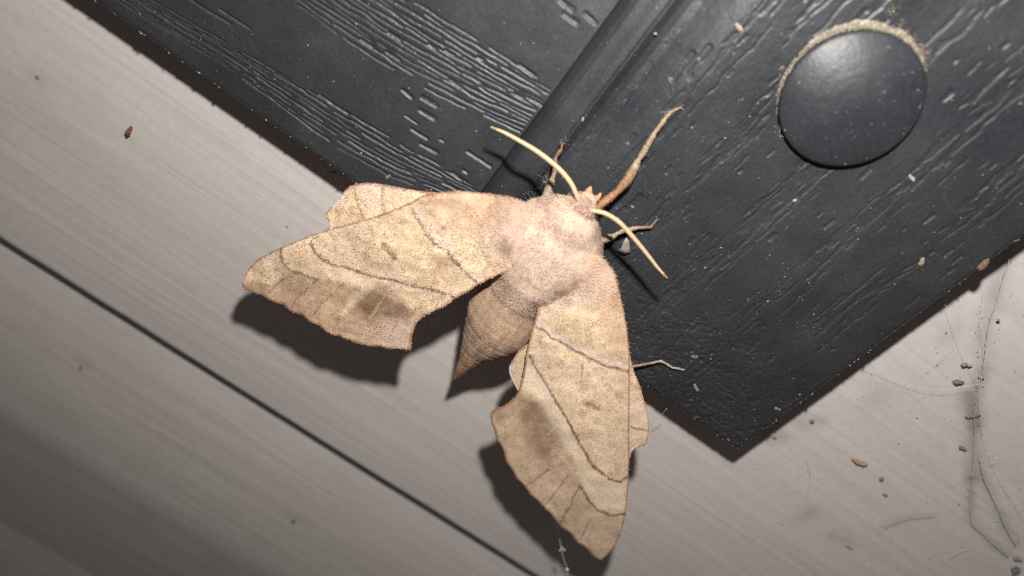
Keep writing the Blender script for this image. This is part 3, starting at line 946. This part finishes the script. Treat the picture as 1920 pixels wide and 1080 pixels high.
def fur(name, i0, i1, n, L, wd, lift, colfun, seed, jit=.35, curl=.25):
    r = np.random.default_rng(seed)
    sub = BV[i0:i1]
    e1 = np.roll(sub, -1, 1)[:-1] - sub[:-1]; e2 = sub[1:] - sub[:-1]
    nrm = np.cross(e1, e2); ar = np.linalg.norm(nrm, axis=-1)
    p = ar.ravel() * (th[None].repeat(ar.shape[0], 0).ravel() < np.pi * 1.06).astype(float) + 1e-12
    p = p / p.sum()
    idx = r.choice(len(p), n, p=p)
    i, j = np.unravel_index(idx, ar.shape)
    a, b = r.random(n)[:, None], r.random(n)[:, None]
    base = sub[i, j] + e1[i, j] * a + e2[i, j] * b
    N = nrm[i, j]; N /= np.linalg.norm(N, axis=1)[:, None] + 1e-9
    out = base - cen[i0 + i]
    N = np.where((np.sum(N * out, 1) < 0)[:, None], -N, N)
    T = -e2[i, j]; T /= np.linalg.norm(T, axis=1)[:, None] + 1e-9           # towards the tail
    S = np.cross(N, T)
    x = px_[i0 + i, j]; y = py_[i0 + i, j]
    g = r.normal(0, jit, n) + (fbm(x / 24, y / 24, 420) - .5) * 2.0
    D = T * np.cos(g)[:, None] + S * np.sin(g)[:, None]
    ln = (r.uniform(*L, n))[:, None]; w2 = (r.uniform(*wd, n) / 2)[:, None]
    lf = (r.uniform(.5, 1.2, n) * lift)[:, None]
    Sd = np.cross(N, D)
    p0a = base - Sd * w2; p0b = base + Sd * w2
    mid = base + D * ln * .5 + N * ln * lf * .8
    tip = base + D * ln * (1 - .1) + N * ln * lf * (1.0 - curl) + Sd * (r.normal(0, .1, n)[:, None] * ln)
    vv = np.stack([p0a, p0b, mid + Sd * w2 * .8, mid - Sd * w2 * .8, tip], 1).reshape(-1, 3)
    k = 5 * np.arange(n)[:, None]
    f3 = np.concatenate([np.array([[0, 1, 2]]) + k, np.array([[0, 2, 3]]) + k, np.array([[3, 2, 4]]) + k], 0)
    a1 = (x * .617 - y * .787); a2 = (x * .787 + y * .617)
    c = colfun(x, y, tt2[i0 + i, j]) * r.uniform(.86, 1.12, (n, 1)) * (.60 + .55 * fbm(a2 / 4.5 + a1 / 60, a1 / 26, 425, 2))[:, None]
    q = r.random(n)[:, None]
    c = np.where(q > .92, np.minimum(c * 1.12 + .02, 1), c)
    o = mk(name, vv, f3, M_FUR, body, np.repeat(c, 5, 0), False)
    return tag(o, kind='stuff')


iT = 66
fur('thorax_fur', iT, 147, 60000, (.9, 2.1), (.06, .13), .15, lambda x, y, t: fur_col(x, y), 430)
fur('abdomen_scales', 3, iT + 8, 26000, (.25, .5), (.05, .10), .22, lambda x, y, t: abd_col(x, y, t), 431, .5, .1)
fur('tail_tuft', 0, 10, 500, (.6, 1.2), (.04, .08), .12, lambda x, y, t: abd_col(x, y, t), 432, .25, .0)


# long hair-scales spreading from the thorax over the wing roots
def root_hair(o, V, C, X, Y, ctr, reach, n, seed):
    r = np.random.default_rng(seed)
    d = np.hypot(X - ctr[0], Y - ctr[1])
    k = np.argwhere(d < reach)
    p = (1 - d[k[:, 0], k[:, 1]] / reach) ** .6; p /= p.sum()
    s = k[r.choice(len(k), n, p=p)]
    i, j = s[:, 0].clip(0, V.shape[0] - 2), s[:, 1].clip(0, V.shape[1] - 2)
    base = V[i, j] + (V[i + 1, j] - V[i, j]) * r.random((n, 1)) + (V[i, j + 1] - V[i, j]) * r.random((n, 1))
    out = base - P(1035, 462, 8.0); out[:, 2] = 0; out /= np.linalg.norm(out, axis=1)[:, None] + 1e-9
    N = np.array([0, 0, 1.0]); S = np.cross(N, out)
    g = r.normal(0, .3, n)[:, None]
    D = out * np.cos(g) + S * np.sin(g); Sd = np.cross(N, D)
    ln = r.uniform(.5, 1.2, n)[:, None] * (1 - .5 * d[i, j] / reach)[:, None]; w2 = r.uniform(.04, .08, n)[:, None] / 2
    mix = sm(.35, 1.0, d[i, j] / reach)[:, None]
    c = (fur_col(X[i, j], Y[i, j]) * (1 - mix) + C[i, j] * mix) * r.uniform(.82, 1.18, (n, 1))
    base = base + N * .04; mid = base + D * ln * .5 + N * .17 * ln; tip = base + D * ln + N * .12 * ln
    vv = np.stack([base - Sd * w2, base + Sd * w2, mid + Sd * w2, mid - Sd * w2, tip], 1).reshape(-1, 3)
    q = 5 * np.arange(n)[:, None]
    f3 = np.concatenate([np.array([[0, 1, 2]]) + q, np.array([[0, 2, 3]]) + q, np.array([[3, 2, 4]]) + q], 0)
    return tag(mk('root_hair', vv, f3, M_FUR, o, np.repeat(c, 5, 0), False), kind='stuff')


root_hair(*fw_l, (990, 440), 88, 11000, 440)
root_hair(*fw_r, (1080, 525), 88, 11000, 441)


# ---- antennae, legs, palps
def limb(name, pts, mat, col, ns=10, n=70, rough=.12, seed=0, flat=1.0, bands=None, parent=None, jitter=0.0):
    """pts: (px, py, w, radius mm)"""
    q = resample(np.array(pts, float), n, name != 'leg')
    uvw = P(q[:, 0], q[:, 1], q[:, 2])
    if jitter: uvw = uvw + np.random.default_rng(seed).normal(0, jitter, uvw.shape)
    if seed == 12: q[:, 3] *= 1.08
    v, f = tube_arrays(uvw, np.maximum(q[:, 3], .02), ns, flat, rough, seed)
    r = np.random.default_rng(seed + 1)
    c = np.repeat(np.interp(np.linspace(0, 1, n)[:, None], *[np.linspace(0, 1, len(col))] + [np.arange(len(col))]), ns, 1)
    cl = np.array(col); i0 = np.floor(c).astype(int).clip(0, len(cl) - 1); i1 = (i0 + 1).clip(0, len(cl) - 1); fr = (c - i0)[..., None]
    cc = cl[i0] * (1 - fr) + cl[i1] * fr
    cc = cc * r.uniform(.75, 1.25, cc.shape[:2] + (1,))
    o = mk(name, v, f, mat, parent or moth, cc.reshape(-1, 3))
    if name == 'leg':
        G = v.reshape(n, ns, 3).transpose(1, 0, 2); Cg = cc.transpose(1, 0, 2)
        scale_blades(o, np.concatenate([G, G[:1]]), np.concatenate([Cg, Cg[:1]]), n * 18, seed + 700, (.12, .24), (.05, .09), .06, 'scales', .4)
    return o


def antenna(pts, seed):
    q = resample(np.array(pts, float), 240)
    q[:, 3] *= .9
    q[:, 3] *= 1 + .07 * np.sin(np.arange(240) * 1.35)
    uvw = P(q[:, 0], q[:, 1], q[:, 2])
    v, f = tube_arrays(uvw, q[:, 3], 12, 1.0, .06, seed)
    c = np.array([.62, .465, .28]) * (1 - .22 * (np.sin(np.arange(240) * 1.35) > .2))[:, None, None] * np.random.default_rng(seed).uniform(.9, 1.08, (240, 1, 1)) * np.ones((240, 12, 1))
    c[-14:] *= np.array([.7, .6, .5])
    return mk('antenna', v, f, M_ANT, moth, c.reshape(-1, 3))


antenna([(1086, 378, 7.3, .30), (1082, 369, 7.5, .31), (1072, 346, 7.4, .32), (1055, 324, 7.2, .34), (1031, 302, 7.0, .34), (1003, 281.5, 6.8, .32), (972, 263, 6.6, .28), (945, 248.5, 6.4, .23), (920, 238, 6.3, .13)], 1)
antenna([(1104, 393, 7.3, .30), (1112, 395, 7.5, .31), (1135, 400.5, 7.6, .32), (1160, 416, 7.5, .32), (1180, 437, 7.4, .32), (1200.5, 461, 7.2, .30), (1217, 481.5, 7.1, .27), (1233, 502, 7.0, .23), (1251, 521.5, 6.9, .12)], 2)

LB = np.array([.25, .15, .085]); LT = np.array([.40, .295, .20]); LG = np.array([.34, .27, .19]); LO = np.array([.33, .16, .085]); LW = np.array([.5, .47, .43])
legs = []
legs.append(limb('leg', [(1017, 385, 3.2, .55), (1025, 368, 2.8, .58), (1031, 350, 2.3, .52), (1035, 338, 1.9, .36), (1036, 335, 1.8, .24), (1041, 319, 1.4, .30), (1041.5, 301, 1.0, .26), (1041, 297, .9, .19), (1049, 284, .5, .24), (1053, 279, .35, .14), (1054, 270, .2, .09)], M_LEG, [LG, LG * 1.05, LT * .9, LB, LB * .8, LB], 10, 110, .25, 11))
legs.append(limb('leg', [(1106, 400, 4.2, .42), (1117, 391, 3.8, .44), (1146, 369, 2.9, .46), (1156, 361, 2.6, .34), (1160, 357, 2.5, .40), (1176, 338, 2.2, .56), (1190, 314, 2.0, .50), (1196, 302, 1.8, .33), (1198, 299, 1.75, .26), (1205, 288, 1.5, .36), (1225, 254, 1.1, .30), (1227, 250, 1.05, .22), (1245, 226, .6, .27), (1247, 223, .55, .18), (1259, 210, .3, .2), (1268, 205, .2, .16), (1278, 201, .15, .08)], M_LEG, [LO, LO * 1.1, LB * 1.25, LT * .9, LT * .82, LT * .85, LB * 1.2], 12, 170, .22, 12))
legs.append(limb('leg', [(1108, 455, 3.0, .5), (1121, 451, 2.6, .52), (1147, 445, 2.0, .48), (1154, 440, 1.85, .28), (1157, 438, 1.8, .24), (1170, 432, 1.5, .30), (1194, 427.5, .9, .26), (1197, 426.5, .85, .18), (1220, 426, .4, .2), (1223, 422, .35, .14), (1232, 412, .15, .10)], M_LEG, [LG, LT * .95, LG, LT * .9, LB * 1.1, LB], 10, 110, .25, 13))
legs.append(limb('leg', [(1106, 392, 4.0, .3), (1112, 402, 3.0, .34), (1114, 412, 2.0, .32), (1113, 422, 1.0, .22)], M_LEG, [LT * .8, LT * .8, LB], 10, 30, .2, 14))
legs.append(limb('leg', [(1170, 689, 1.6, .17), (1186, 687, 1.3, .17), (1205.6, 683.5, 1.0, .17), (1224, 680, .7, .15), (1239, 677, .5, .16), (1250, 682.6, .35, .13), (1261, 689, .25, .12), (1272, 691, .2, .12), (1282, 693, .15, .09)], M_LEG, [LT * .8, LT * .8, LT * .9, LW * .8, LW * .7], 8, 70, .35, 15, jitter=.02))
for lg, claws in ((legs[1], [[(1276, 202, .2, .07), (1281, 206, .25, .05), (1280, 214, .1, .02)], [(1274, 202, .2, .07), (1280, 197, .25, .05), (1285, 200, .1, .02)], [(1206, 285, 1.5, .06), (1213, 288, 1.0, .05), (1218, 294, .7, .02)]]),
                  (legs[0], [[(1054, 272, .2, .06), (1059, 268, .2, .04), (1061, 272, .1, .02)], [(1054, 272, .2, .06), (1050, 266, .2, .04), (1047, 268, .1, .02)]]),
                  (legs[2], [[(1231, 413, .2, .06), (1236, 410, .2, .04), (1239, 413, .1, .02)], [(1231, 413, .2, .06), (1231, 407, .2, .04), (1228, 405, .1, .02)]])):
    for q, cl in enumerate(claws):
        limb('claw', cl, M_LEG, [LB * 1.2, LB, LB * .7], 6, 14, .1, 30 + q, parent=lg)
# rufous palps and collar tufts at the head
limb('palp', [(1096, 374, 5.6, .5), (1102, 364, 5.2, .48), (1105, 356, 4.9, .36), (1108, 349, 4.7, .12)], M_LEG, [LO * 1.3, LO * 1.6, LO * 1.8], 8, 26, .35, 16)
limb('palp', [(1108, 380, 5.5, .5), (1116, 374, 5.2, .45), (1122, 369, 4.9, .32), (1127, 362, 4.7, .1)], M_LEG, [LO * 1.2, LO * 1.5, LO * 1.7], 8, 26, .35, 17)
limb('palp', [(1102, 362, 5.1, .28), (1100, 357, 4.8, .2), (1103, 353, 4.6, .08)], M_LEG, [LO * 1.2, LO * 1.5], 7, 16, .3, 18)
for q, (x, y) in enumerate([(1042, 371), (1052, 368), (1062, 368), (1071, 366)]):
    limb('collar_tuft', [(x + 6, y + 10, 4.2, .5), (x, y + 2, 3.8, .42), (x - 5, y - 3, 3.5, .1)], M_LEG, [LO * 1.2, LO * 1.5, LT], 7, 16, .4, 20 + q)

# ------------------------------------------------------------------ small things
def crumb(name, px, py, w, size, col, label, cat='crumb', stretch=1.0, ang=0.0, height=.6, seed=0, lobes=1, group=None, spread=.7):
    """an irregular lump; size = half width in mm, ang = direction of its long side on the wall"""
    r = np.random.default_rng(seed + 900)
    size = size * (.62 if w > SW + 2 else .66)
    V = []; Fs = []; o = 0
    n_t, n_p = 7, 12
    for l in range(lobes):
        s = size * (1 if l == 0 else r.uniform(.55, .9))
        lat = np.linspace(.18, np.pi - .18, n_t)[:, None]; lon = np.linspace(0, 2 * np.pi, n_p, endpoint=False)[None]
        rr = s * (1 + .65 * (r.random((n_t, n_p)) - .5))
        x = rr * np.sin(lat) * np.cos(lon) * stretch; y = rr * np.sin(lat) * np.sin(lon); z = rr * np.cos(lat) * height
        sh = (l - (lobes - 1) / 2) * size * stretch * spread * 2
        x = x + sh; y = y + r.uniform(-.4, .4) * size * (lobes > 1)
        ca, sa = math.cos(ang), math.sin(ang)
        V.append(np.stack([x * ca - y * sa, x * sa + y * ca, z + size * height * (.8 if w > SW + .5 else .45)], -1).reshape(-1, 3))
        f = [list(q) for q in grid_faces(n_t, n_p, True)[:, ::-1]] + [list(range(n_p)), list(range((n_t - 1) * n_p, n_t * n_p))[::-1]]
        Fs += [[i + o for i in q] for q in f]; o += n_t * n_p
    V = np.vstack(V) + P(px, py, w)
    col = np.asarray(col)
    if w < SW + .5: col = col * .45 + np.array([.42, .385, .36]) * .55; height *= .6
    c = col * (r.uniform(.5, 1.0, (len(V), 1)) if w < SW + 2 else r.uniform(.35, .8, (len(V), 1)))
    return tag(mk(name, V, Fs, M_GRAIN, None, c, False, tuple(P(px, py, w))), label, cat, group)


BK = np.array([.035, .033, .035]); RB = np.array([.24, .10, .05]); TN = np.array([.42, .30, .20]); CR_ = np.array([.68, .60, .46]); GY = np.array([.30, .28, .27])
# the little bug on the left of the siding stands off the wall
o = crumb('bug_husk', 245, 242, SW + .75, .62, RB * 1.2, 'tiny reddish brown bug husk stuck to the siding at the upper left', 'bug', 1.5, math.radians(86), .9, 1, 2)
crumb('dirt_speck', 70, 145, SW, .5, np.array([.26, .24, .19]), 'faint olive grey dirt smudge on the siding left of the bug husk', 'dirt', 1.2, 1.0, .15, 2)
crumb('dirt_speck', 538, 425, SW, .26, np.array([.2, .18, .17]), 'tiny dark dirt speck on the siding just above the left wing', 'dirt', 1.3, .4, .3, 3)
crumb('dirt_speck', 550, 977, SW, .55, np.array([.16, .14, .13]), 'blurred dark dirt speck on the lower siding board left of the right wing', 'dirt', 1.3, .9, .2, 4)
crumb('dirt_speck', 152, 688, SW, .4, np.array([.17, .15, .14]), 'small grey dirt speck on the siding below the long groove at the left', 'dirt', 1.2, .9, .2, 5)
crumb('dried_husk', 1611, 866, SW, .62, np.array([.46, .24, .10]), 'long tan dried husk on the siding below the shutter corner', 'husk', 3.2, math.radians(15), .8, 6, 1)
crumb('dirt_speck', 1797, 716, SW, .62, BK, 'black oval dirt speck on the siding right of the shutter', 'dirt', 1.7, math.radians(35), .6, 7)
crumb('crumb', 1813, 684, SW, .5, np.array([.33, .24, .16]), 'small brown crumb just above the black oval speck on the siding', 'crumb', 1.5, math.radians(30), .6, 8, 2)
crumb('dirt_speck', 1522, 789, SW, .55, np.array([.12, .11, .09]), 'round dark speck on the siding close to the shutter corner', 'dirt', 1.0, 0, .6, 9)
crumb('dirt_speck', 1452, 820, SW, .42, np.array([.20, .18, .14]), 'faint brown speck on the siding beside the shutter corner tip', 'dirt', 1.2, .5, .4, 10)
crumb('dirt_speck', 1653, 898, SW, .55, np.array([.09, .07, .06]), 'dark brown round speck right of the tan husk', 'dirt', 1.0, .5, .5, 11)
crumb('dirt_speck', 1806, 840, SW, .5, np.array([.11, .10, .10]), 'dark two lobed speck among the cobweb on the siding', 'dirt', 1.2, math.radians(10), .5, 12, 2)
crumb('dirt_speck', 1660, 928, SW, .4, np.array([.24, .22, .21]), 'pale grey smudge below the dark brown round speck', 'dirt', 1.8, math.radians(0), .2, 13)
crumb('dirt_speck', 1592, 1027, SW, .36, np.array([.17, .15, .15]), 'thin dark fleck near the bottom edge of the siding', 'dirt', 2.6, math.radians(10), .3, 14)
crumb('dirt_speck', 1825, 780, SW, .6, np.array([.22, .20, .20]), 'grey smudge on the cobweb strand between the dark specks', 'dirt', 1.6, math.radians(60), .2, 15, 2)
crumb('crumb', 1910, 1047, SW, .62, np.array([.30, .21, .11]), 'brown crumb at the lower right edge of the siding', 'crumb', 1.2, .3, .7, 16, 2)
crumb('dirt_lump', 1905, 1073, SW, .95, np.array([.06, .065, .075]), 'dark grey lump in the lower right corner of the siding', 'dirt', 1.5, -.6, .4, 17, 2)
crumb('crumb', 1872, 600, SW, .3, np.array([.36, .31, .20]), 'tiny ochre speck on the upper siding right of the cobweb', 'crumb', 1.2, .3, .6, 18)
crumb('crumb', 1839, 707, SW, .4, np.array([.60, .56, .46]), 'pale cream crumb on the cobweb strand', 'crumb', 1.5, .3, .6, 19)
# on the shutter
crumb('crumb', 1841, 492, -.3, .75, np.array([.36, .24, .18]), 'reddish brown crumb on the right edge of the shutter', 'crumb', 1.3, math.radians(95), .6, 20, 2, None, .45)
crumb('crumb', 1728, 490, 0, .42, np.array([.58, .47, .33]), 'pale tan crumb on the shutter left of the reddish edge crumb', 'crumb', 1.5, math.radians(110), .6, 21, 2, None, .5)
crumb('crumb', 1708, 333, -.05, .36, CR_ * 1.05, 'cream crumb in the wood grain below the round cap', 'crumb', 1.5, math.radians(170), .6, 22, 2, None, .6)
crumb('crumb', 1490, 375, -.05, .26, CR_ * 1.1, 'small white crumb left below the round cap', 'crumb', 1.5, math.radians(60), .6, 23)
crumb('crumb', 1303, 668, -.05, .55, np.array([.34, .23, .17]), 'brown flake on the shutter right of the moth wing', 'crumb', 1.2, .4, .3, 24, 2, None, .5)
crumb('crumb', 1306, 727, -.1, .38, np.array([.48, .38, .30]), 'long tan flake near the bottom edge of the shutter', 'crumb', 2.4, math.radians(-30), .4, 25, 2, None, .5)
crumb('crumb', 1384, 50, 0, .38, np.array([.60, .50, .38]), 'tan crumb near the top between molding and cap', 'crumb', 1.9, math.radians(165), .6, 26, 2, None, .5)
crumb('crumb', 1229, 63, -1.2, .22, np.array([.62, .46, .26]), 'golden crumb lying by the molding seam near the top', 'crumb', 1.3, .3, .8, 27)
crumb('crumb', 1093, 223, -1.1, .26, np.array([.62, .48, .28]), 'golden crumb on the molding seam above the antenna', 'crumb', 1.7, math.radians(100), .8, 28)
crumb('crumb', 1458, 766, -.1, .36, np.array([.40, .38, .16]), 'yellow green crumb at the shutter right edge near its corner', 'crumb', 1.5, .3, .7, 29, 2)
crumb('crumb', 729, 331, -.1, .36, np.array([.33, .28, .22]), 'greyish crumb on the shutter bottom edge above the left wing', 'crumb', 1.3, 1.2, .6, 30, 2)
crumb('crumb', 584, 276, -.9, .42, np.array([.55, .42, .30]), 'tan crumb hanging on the shutter bottom edge left of the moth', 'crumb', 1.8, math.radians(0), .6, 31, 2, None, .5)
crumb('crumb', 647, 317, -.8, .3, np.array([.55, .43, .32]), 'pinkish crumb on the shutter bottom edge nearest the left wing', 'crumb', 1.4, 0, .6, 32)
crumb('crumb', 628, 322, -4.2, .32, np.array([.48, .39, .28]), 'tan crumb in the dark gap under the shutter bottom edge', 'crumb', 1.3, 1, .8, 33, 2)
# a shed wing flake below the right antenna
fp = np.array([(1158, 470), (1164, 466), (1168, 455), (1174, 446), (1179, 452), (1181, 464), (1182, 473), (1174, 479), (1166, 478), (1160, 474)], float)
cx, cy = fp.mean(0)
R1 = P(fp[:, 0], fp[:, 1], np.array([.3, .5, 1.2, 1.6, 1.4, .9, .5, .25, .25, .3])); R0 = P(fp[:, 0] * .4 + cx * .6, fp[:, 1] * .4 + cy * .6, np.full(10, 1.15)); R2 = R1.copy(); R2[:, 2] -= .14
vv = np.vstack([R0.mean(0)[None], R0, R1, R2])
ff = [[0, 1 + i, 1 + (i + 1) % 10] for i in range(10)] + [[1 + i, 11 + i, 11 + (i + 1) % 10, 1 + (i + 1) % 10] for i in range(10)] + [[11 + i, 21 + i, 21 + (i + 1) % 10, 11 + (i + 1) % 10] for i in range(10)] + [list(range(21, 31))]
tag(mk('petal_flake', vv, ff, mat_plain('grey_flake', (.30, .265, .24), .6, .25, 900), None, None, True, tuple(P(1170, 468, 0))), 'greyish pointed flake lying on the shutter beneath the right antenna', 'flake')


# ---- silk
def thread(name, pts, rad, mat, label, cat='thread', beads=(), n=60, jit=.02, seed=0, extra=(), flat=1.0):
    parts = []
    for k, pp in enumerate([pts] + list(extra)):
        q = resample(np.array(pp, float), n)
        uvw = P(q[:, 0], q[:, 1], q[:, 2]) + np.random.default_rng(seed + k).normal(0, jit, (n, 3))
        rv = rad * (.5 + 1.0 * fbm(np.arange(n) / 6., np.zeros(n), 600 + seed)) if flat < 1 else np.full(n, rad)
        parts.append(tube_arrays(uvw, rv, 6, flat, .3, seed))
    for (bx, by, bw, br) in beads:
        g, f, _ = grains(P(bx, by, bw)[None] + np.random.default_rng(int(bx)).normal(0, br * .5, (3, 3)), np.full(3, br), np.ones((3, 3)), 1.0, int(bx))
        parts.append((g, [list(x) for x in f]))
    v, f = join_arrays(parts)
    return tag(mk(name, v, f, mat, None, None, True, tuple(P(pts[0][0], pts[0][1], pts[0][2]))), label, cat)


M_DIRTY = mat_plain('dirty_web', (.44, .415, .40), .8, .12, 800, 0, .1)
thread('silk_thread', [(1042, 975, 3), (1047, 1000, 3), (1052, 1024, 3), (1056, 1045, 3), (1063, 1066, 3), (1064, 1090, 3)], .055, M_SILK, 'fine pale silk thread hanging below the tip of the right wing', 'thread',
       [(1051, 1031, 3, .16), (1058, 1031, 3, .15), (1054, 1027, 3, .13), (1063, 1067, 3, .22)], 70, .02, 5)
tag(bpy.data.objects['silk_thread'], 'fine pale silk thread with a knot hanging below the tip of the right wing', 'thread')
r5 = np.random.default_rng(55)
bd = []
for (x0, y0, x1, y1, k) in [(1843, 560, 1838, 605, 9), (1848, 655, 1836, 720, 8), (1836, 760, 1850, 830, 14), (1850, 835, 1870, 875, 10), (1875, 890, 1915, 955, 14), (1790, 640, 1730, 700, 10), (1690, 640, 1680, 620, 4), (1760, 800, 1790, 770, 5), (1650, 690, 1740, 740, 8), (1735, 700, 1775, 660, 8)]:
    t = r5.random(k)
    for a in t: bd.append((x0 + (x1 - x0) * a + r5.normal(0, 4), y0 + (y1 - y0) * a + r5.normal(0, 4), SW + 2.2 + r5.normal(0, .6), r5.uniform(.025, .06)))
thread('cobweb', [(1846, 540, SW + 2), (1841, 600, SW + 2.2), (1848, 660, SW + 2.4), (1838, 720, SW + 2.2), (1840, 780, SW + 2.2), (1850, 830, SW + 2.2), (1868, 875, SW + 2.2), (1890, 915, SW + 2), (1925, 970, SW + 2)], .014, M_SILK,
       'sparkling thin cobweb with dust beads stretched in front of the right siding', 'cobweb', bd, 90, .05, 6,
       [[(1838, 720, SW + 2.2), (1800, 640, SW + 2), (1770, 560, SW + 1)], [(1838, 720, SW + 2.2), (1740, 730, SW + 1.6), (1620, 690, SW + .8)]])

thread('dirty_web_strand', [(1893, 485, SW + .1), (1870, 560, SW + .1), (1852, 620, SW + .1), (1843, 700, SW + .1), (1828, 760, SW + .1), (1826, 840, SW + .1), (1822, 900, SW + .1), (1820, 975, SW + .1), (1845, 1005, SW + .1), (1890, 1045, SW + .1)], .05, M_DIRTY, 'long dull grey web strand running down the right siding', 'web', [], 120, .03, 7)
thread('dirty_web_strand', [(1836, 860, SW + .1), (1845, 900, SW + .1), (1866, 945, SW + .1), (1885, 990, SW + .1), (1905, 1025, SW + .1)], .05, M_DIRTY, 'short dull grey web strand branching right of the long one', 'web', [], 70, .03, 8)
thread('web_line', [(1755, 968, SW + .06), (1700, 975, SW + .06), (1660, 990, SW + .06)], .035, M_DIRTY, 'faint thin web line on the lower right siding', 'web', [], 40, .04, 9)
thread('web_fibre', [(1512, 860, SW + .3), (1520, 900, SW + .4), (1514, 930, SW + .3)], .03, M_SILK, 'pale short web fibre on the siding below the shutter corner', 'thread', [], 30, .05, 10)
thread('web_fibre', [(1770, 1055, SW + .3), (1800, 1035, SW + .3), (1812, 1030, SW + .3)], .035, M_SILK, 'pale short web fibre near the bottom right of the siding', 'thread', [], 30, .05, 11)
thread('web_fibre', [(1226, 790, -2), (1240, 778, -1.2), (1250, 766, -.2)], .035, M_SILK, 'fine fibre bridging the gap beside the right hindwing', 'thread', [], 30, .01, 12)
thread('web_strip', [(583, 274, -.75), (610, 288, -.75), (640, 308, -.8), (670, 330, -.85), (683, 339, -.85)], .13, mat_plain('tan_web', (.42, .33, .25), .8, .4, 900, 0, .1), 'tan dusty web strip along the shutter bottom edge', 'web', [], 70, .07, 14)


def tuft(px, py, w, n, L, label, seed, dirs=None):
    r = np.random.default_rng(seed); parts = []
    for k in range(n):
        a = r.uniform(0, 2 * np.pi) if dirs is None else r.normal(*dirs)
        l = r.uniform(.4, 1) * L
        p0 = np.array([px + r.normal(0, 4), py + r.normal(0, 4)]); p2 = p0 + np.array([math.cos(a), math.sin(a)]) * l
        p1 = (p0 + p2) / 2 + r.normal(0, l * .18, 2)
        q = resample([(p0[0], p0[1], w + .1), (p1[0], p1[1], w + r.uniform(.1, .7)), (p2[0], p2[1], w + r.uniform(.05, .3))], 8)
        parts.append(tube_arrays(P(q[:, 0], q[:, 1], q[:, 2]), np.full(8, r.uniform(.008, .016)), 4))
    v, f = join_arrays(parts)
    return tag(mk('silk_tuft', v, f, M_TUFT, None, None, True, tuple(P(px, py, w))), label, 'silk')


tuft(1054, 270, -.9, 7, 14, 'whitish silk tuft at the foot of the short front leg', 1, (-1.4, .8))
tuft(1254, 213, .0, 12, 24, 'whitish silk tuft at the foot of the long front leg', 2, (2.5, .45))
tuft(1026, 345, -1.0, 9, 30, 'wispy grey silk strands beside the short front leg', 3, (3.6, .4))
tuft(994, 369, -.4, 6, 14, 'wispy grey silk strands where the left wing meets the shoulder', 4, (-2.2, .6))

# ---- dust on the shutter, dirt on its lower edge, dirt on the siding
def on_face(n, seed):
    r = np.random.default_rng(seed)
    x = r.uniform(0, 1930, n); y = r.uniform(-10, 860, n)
    p = P(x, y, np.zeros(n))
    k = (p[:, 0] < -.6) & (p[:, 1] > .6)
    return p[k]


p = on_face(3600, 501)
low = (p[:, 0] > -30) & (p[:, 1] < 26)
x = p[:, 0]
hgt = molding_profile(x + 55) * (x > -55)
dcap = np.hypot(p[:, 0] - CU, p[:, 1] - CV)
on = dcap < 7.3
hgt = np.where(on, .62 + 2.3 * (1 - (dcap / 8.8) ** 2), hgt)
p[:, 2] = hgt
keep = (np.random.default_rng(3).random(len(p)) < np.where(low | on, 1.0, .5))
p = p[keep]
sz = np.random.default_rng(4).gamma(2.0, .018, len(p)) + .02
cc = np.array([.40, .385, .36]) * np.random.default_rng(5).uniform(.2, 1.1, (len(p), 1))
v, f, c = grains(p, np.minimum(sz, .15), cc, .6, 502)
tag(mk('dust_specks', v, f, M_GRAIN, None, c, False, (0, 0, 0)), 'fine pale dust specks scattered over the dark shutter', 'dust', None, 'stuff')

n = 700
r6 = np.random.default_rng(66)
u = r6.uniform(-125, -.5, n)
e = np.stack([u, r6.uniform(-.05, .45, n), r6.uniform(-1.0, -.25, n)], -1)
e2 = np.stack([r6.uniform(-.5, .03, 260), r6.uniform(0, 60, 260), r6.uniform(-1.0, -.2, 260)], -1)
e = np.vstack([e, e2])
v, f, c = grains(e, r6.gamma(2, .035, len(e)) + .02, np.array([.40, .36, .30]) * r6.uniform(.25, 1.1, (len(e), 1)), .7, 503)
tag(mk('edge_dirt', v, f, M_GRAIN, None, c, False, (0, 0, -1)), 'grey brown grime caught along the shutter edges', 'dirt', None, 'stuff')

n = 260
r7 = np.random.default_rng(77)
x = np.concatenate([r7.uniform(1400, 1930, 170), r7.uniform(0, 1300, 90)]); y = np.concatenate([r7.uniform(480, 1080, 170), r7.uniform(0, 1080, 90)])
q = P(x, y, np.full(n, SW + .06))
q = q[((q[:, 1] < -1) | (q[:, 0] > 2)) & (q[:, 1] > -95)]
v, f, c = grains(q, r7.gamma(2, .03, len(q)) + .02, np.array([.42, .39, .37]) * r7.uniform(.5, 1.8, (len(q), 1)), .25, 504)
tag(mk('wall_specks', v, f, M_GRAIN, None, c, False, (0, 0, SW)), 'fine dirt specks scattered on the grey siding', 'dirt', None, 'stuff')
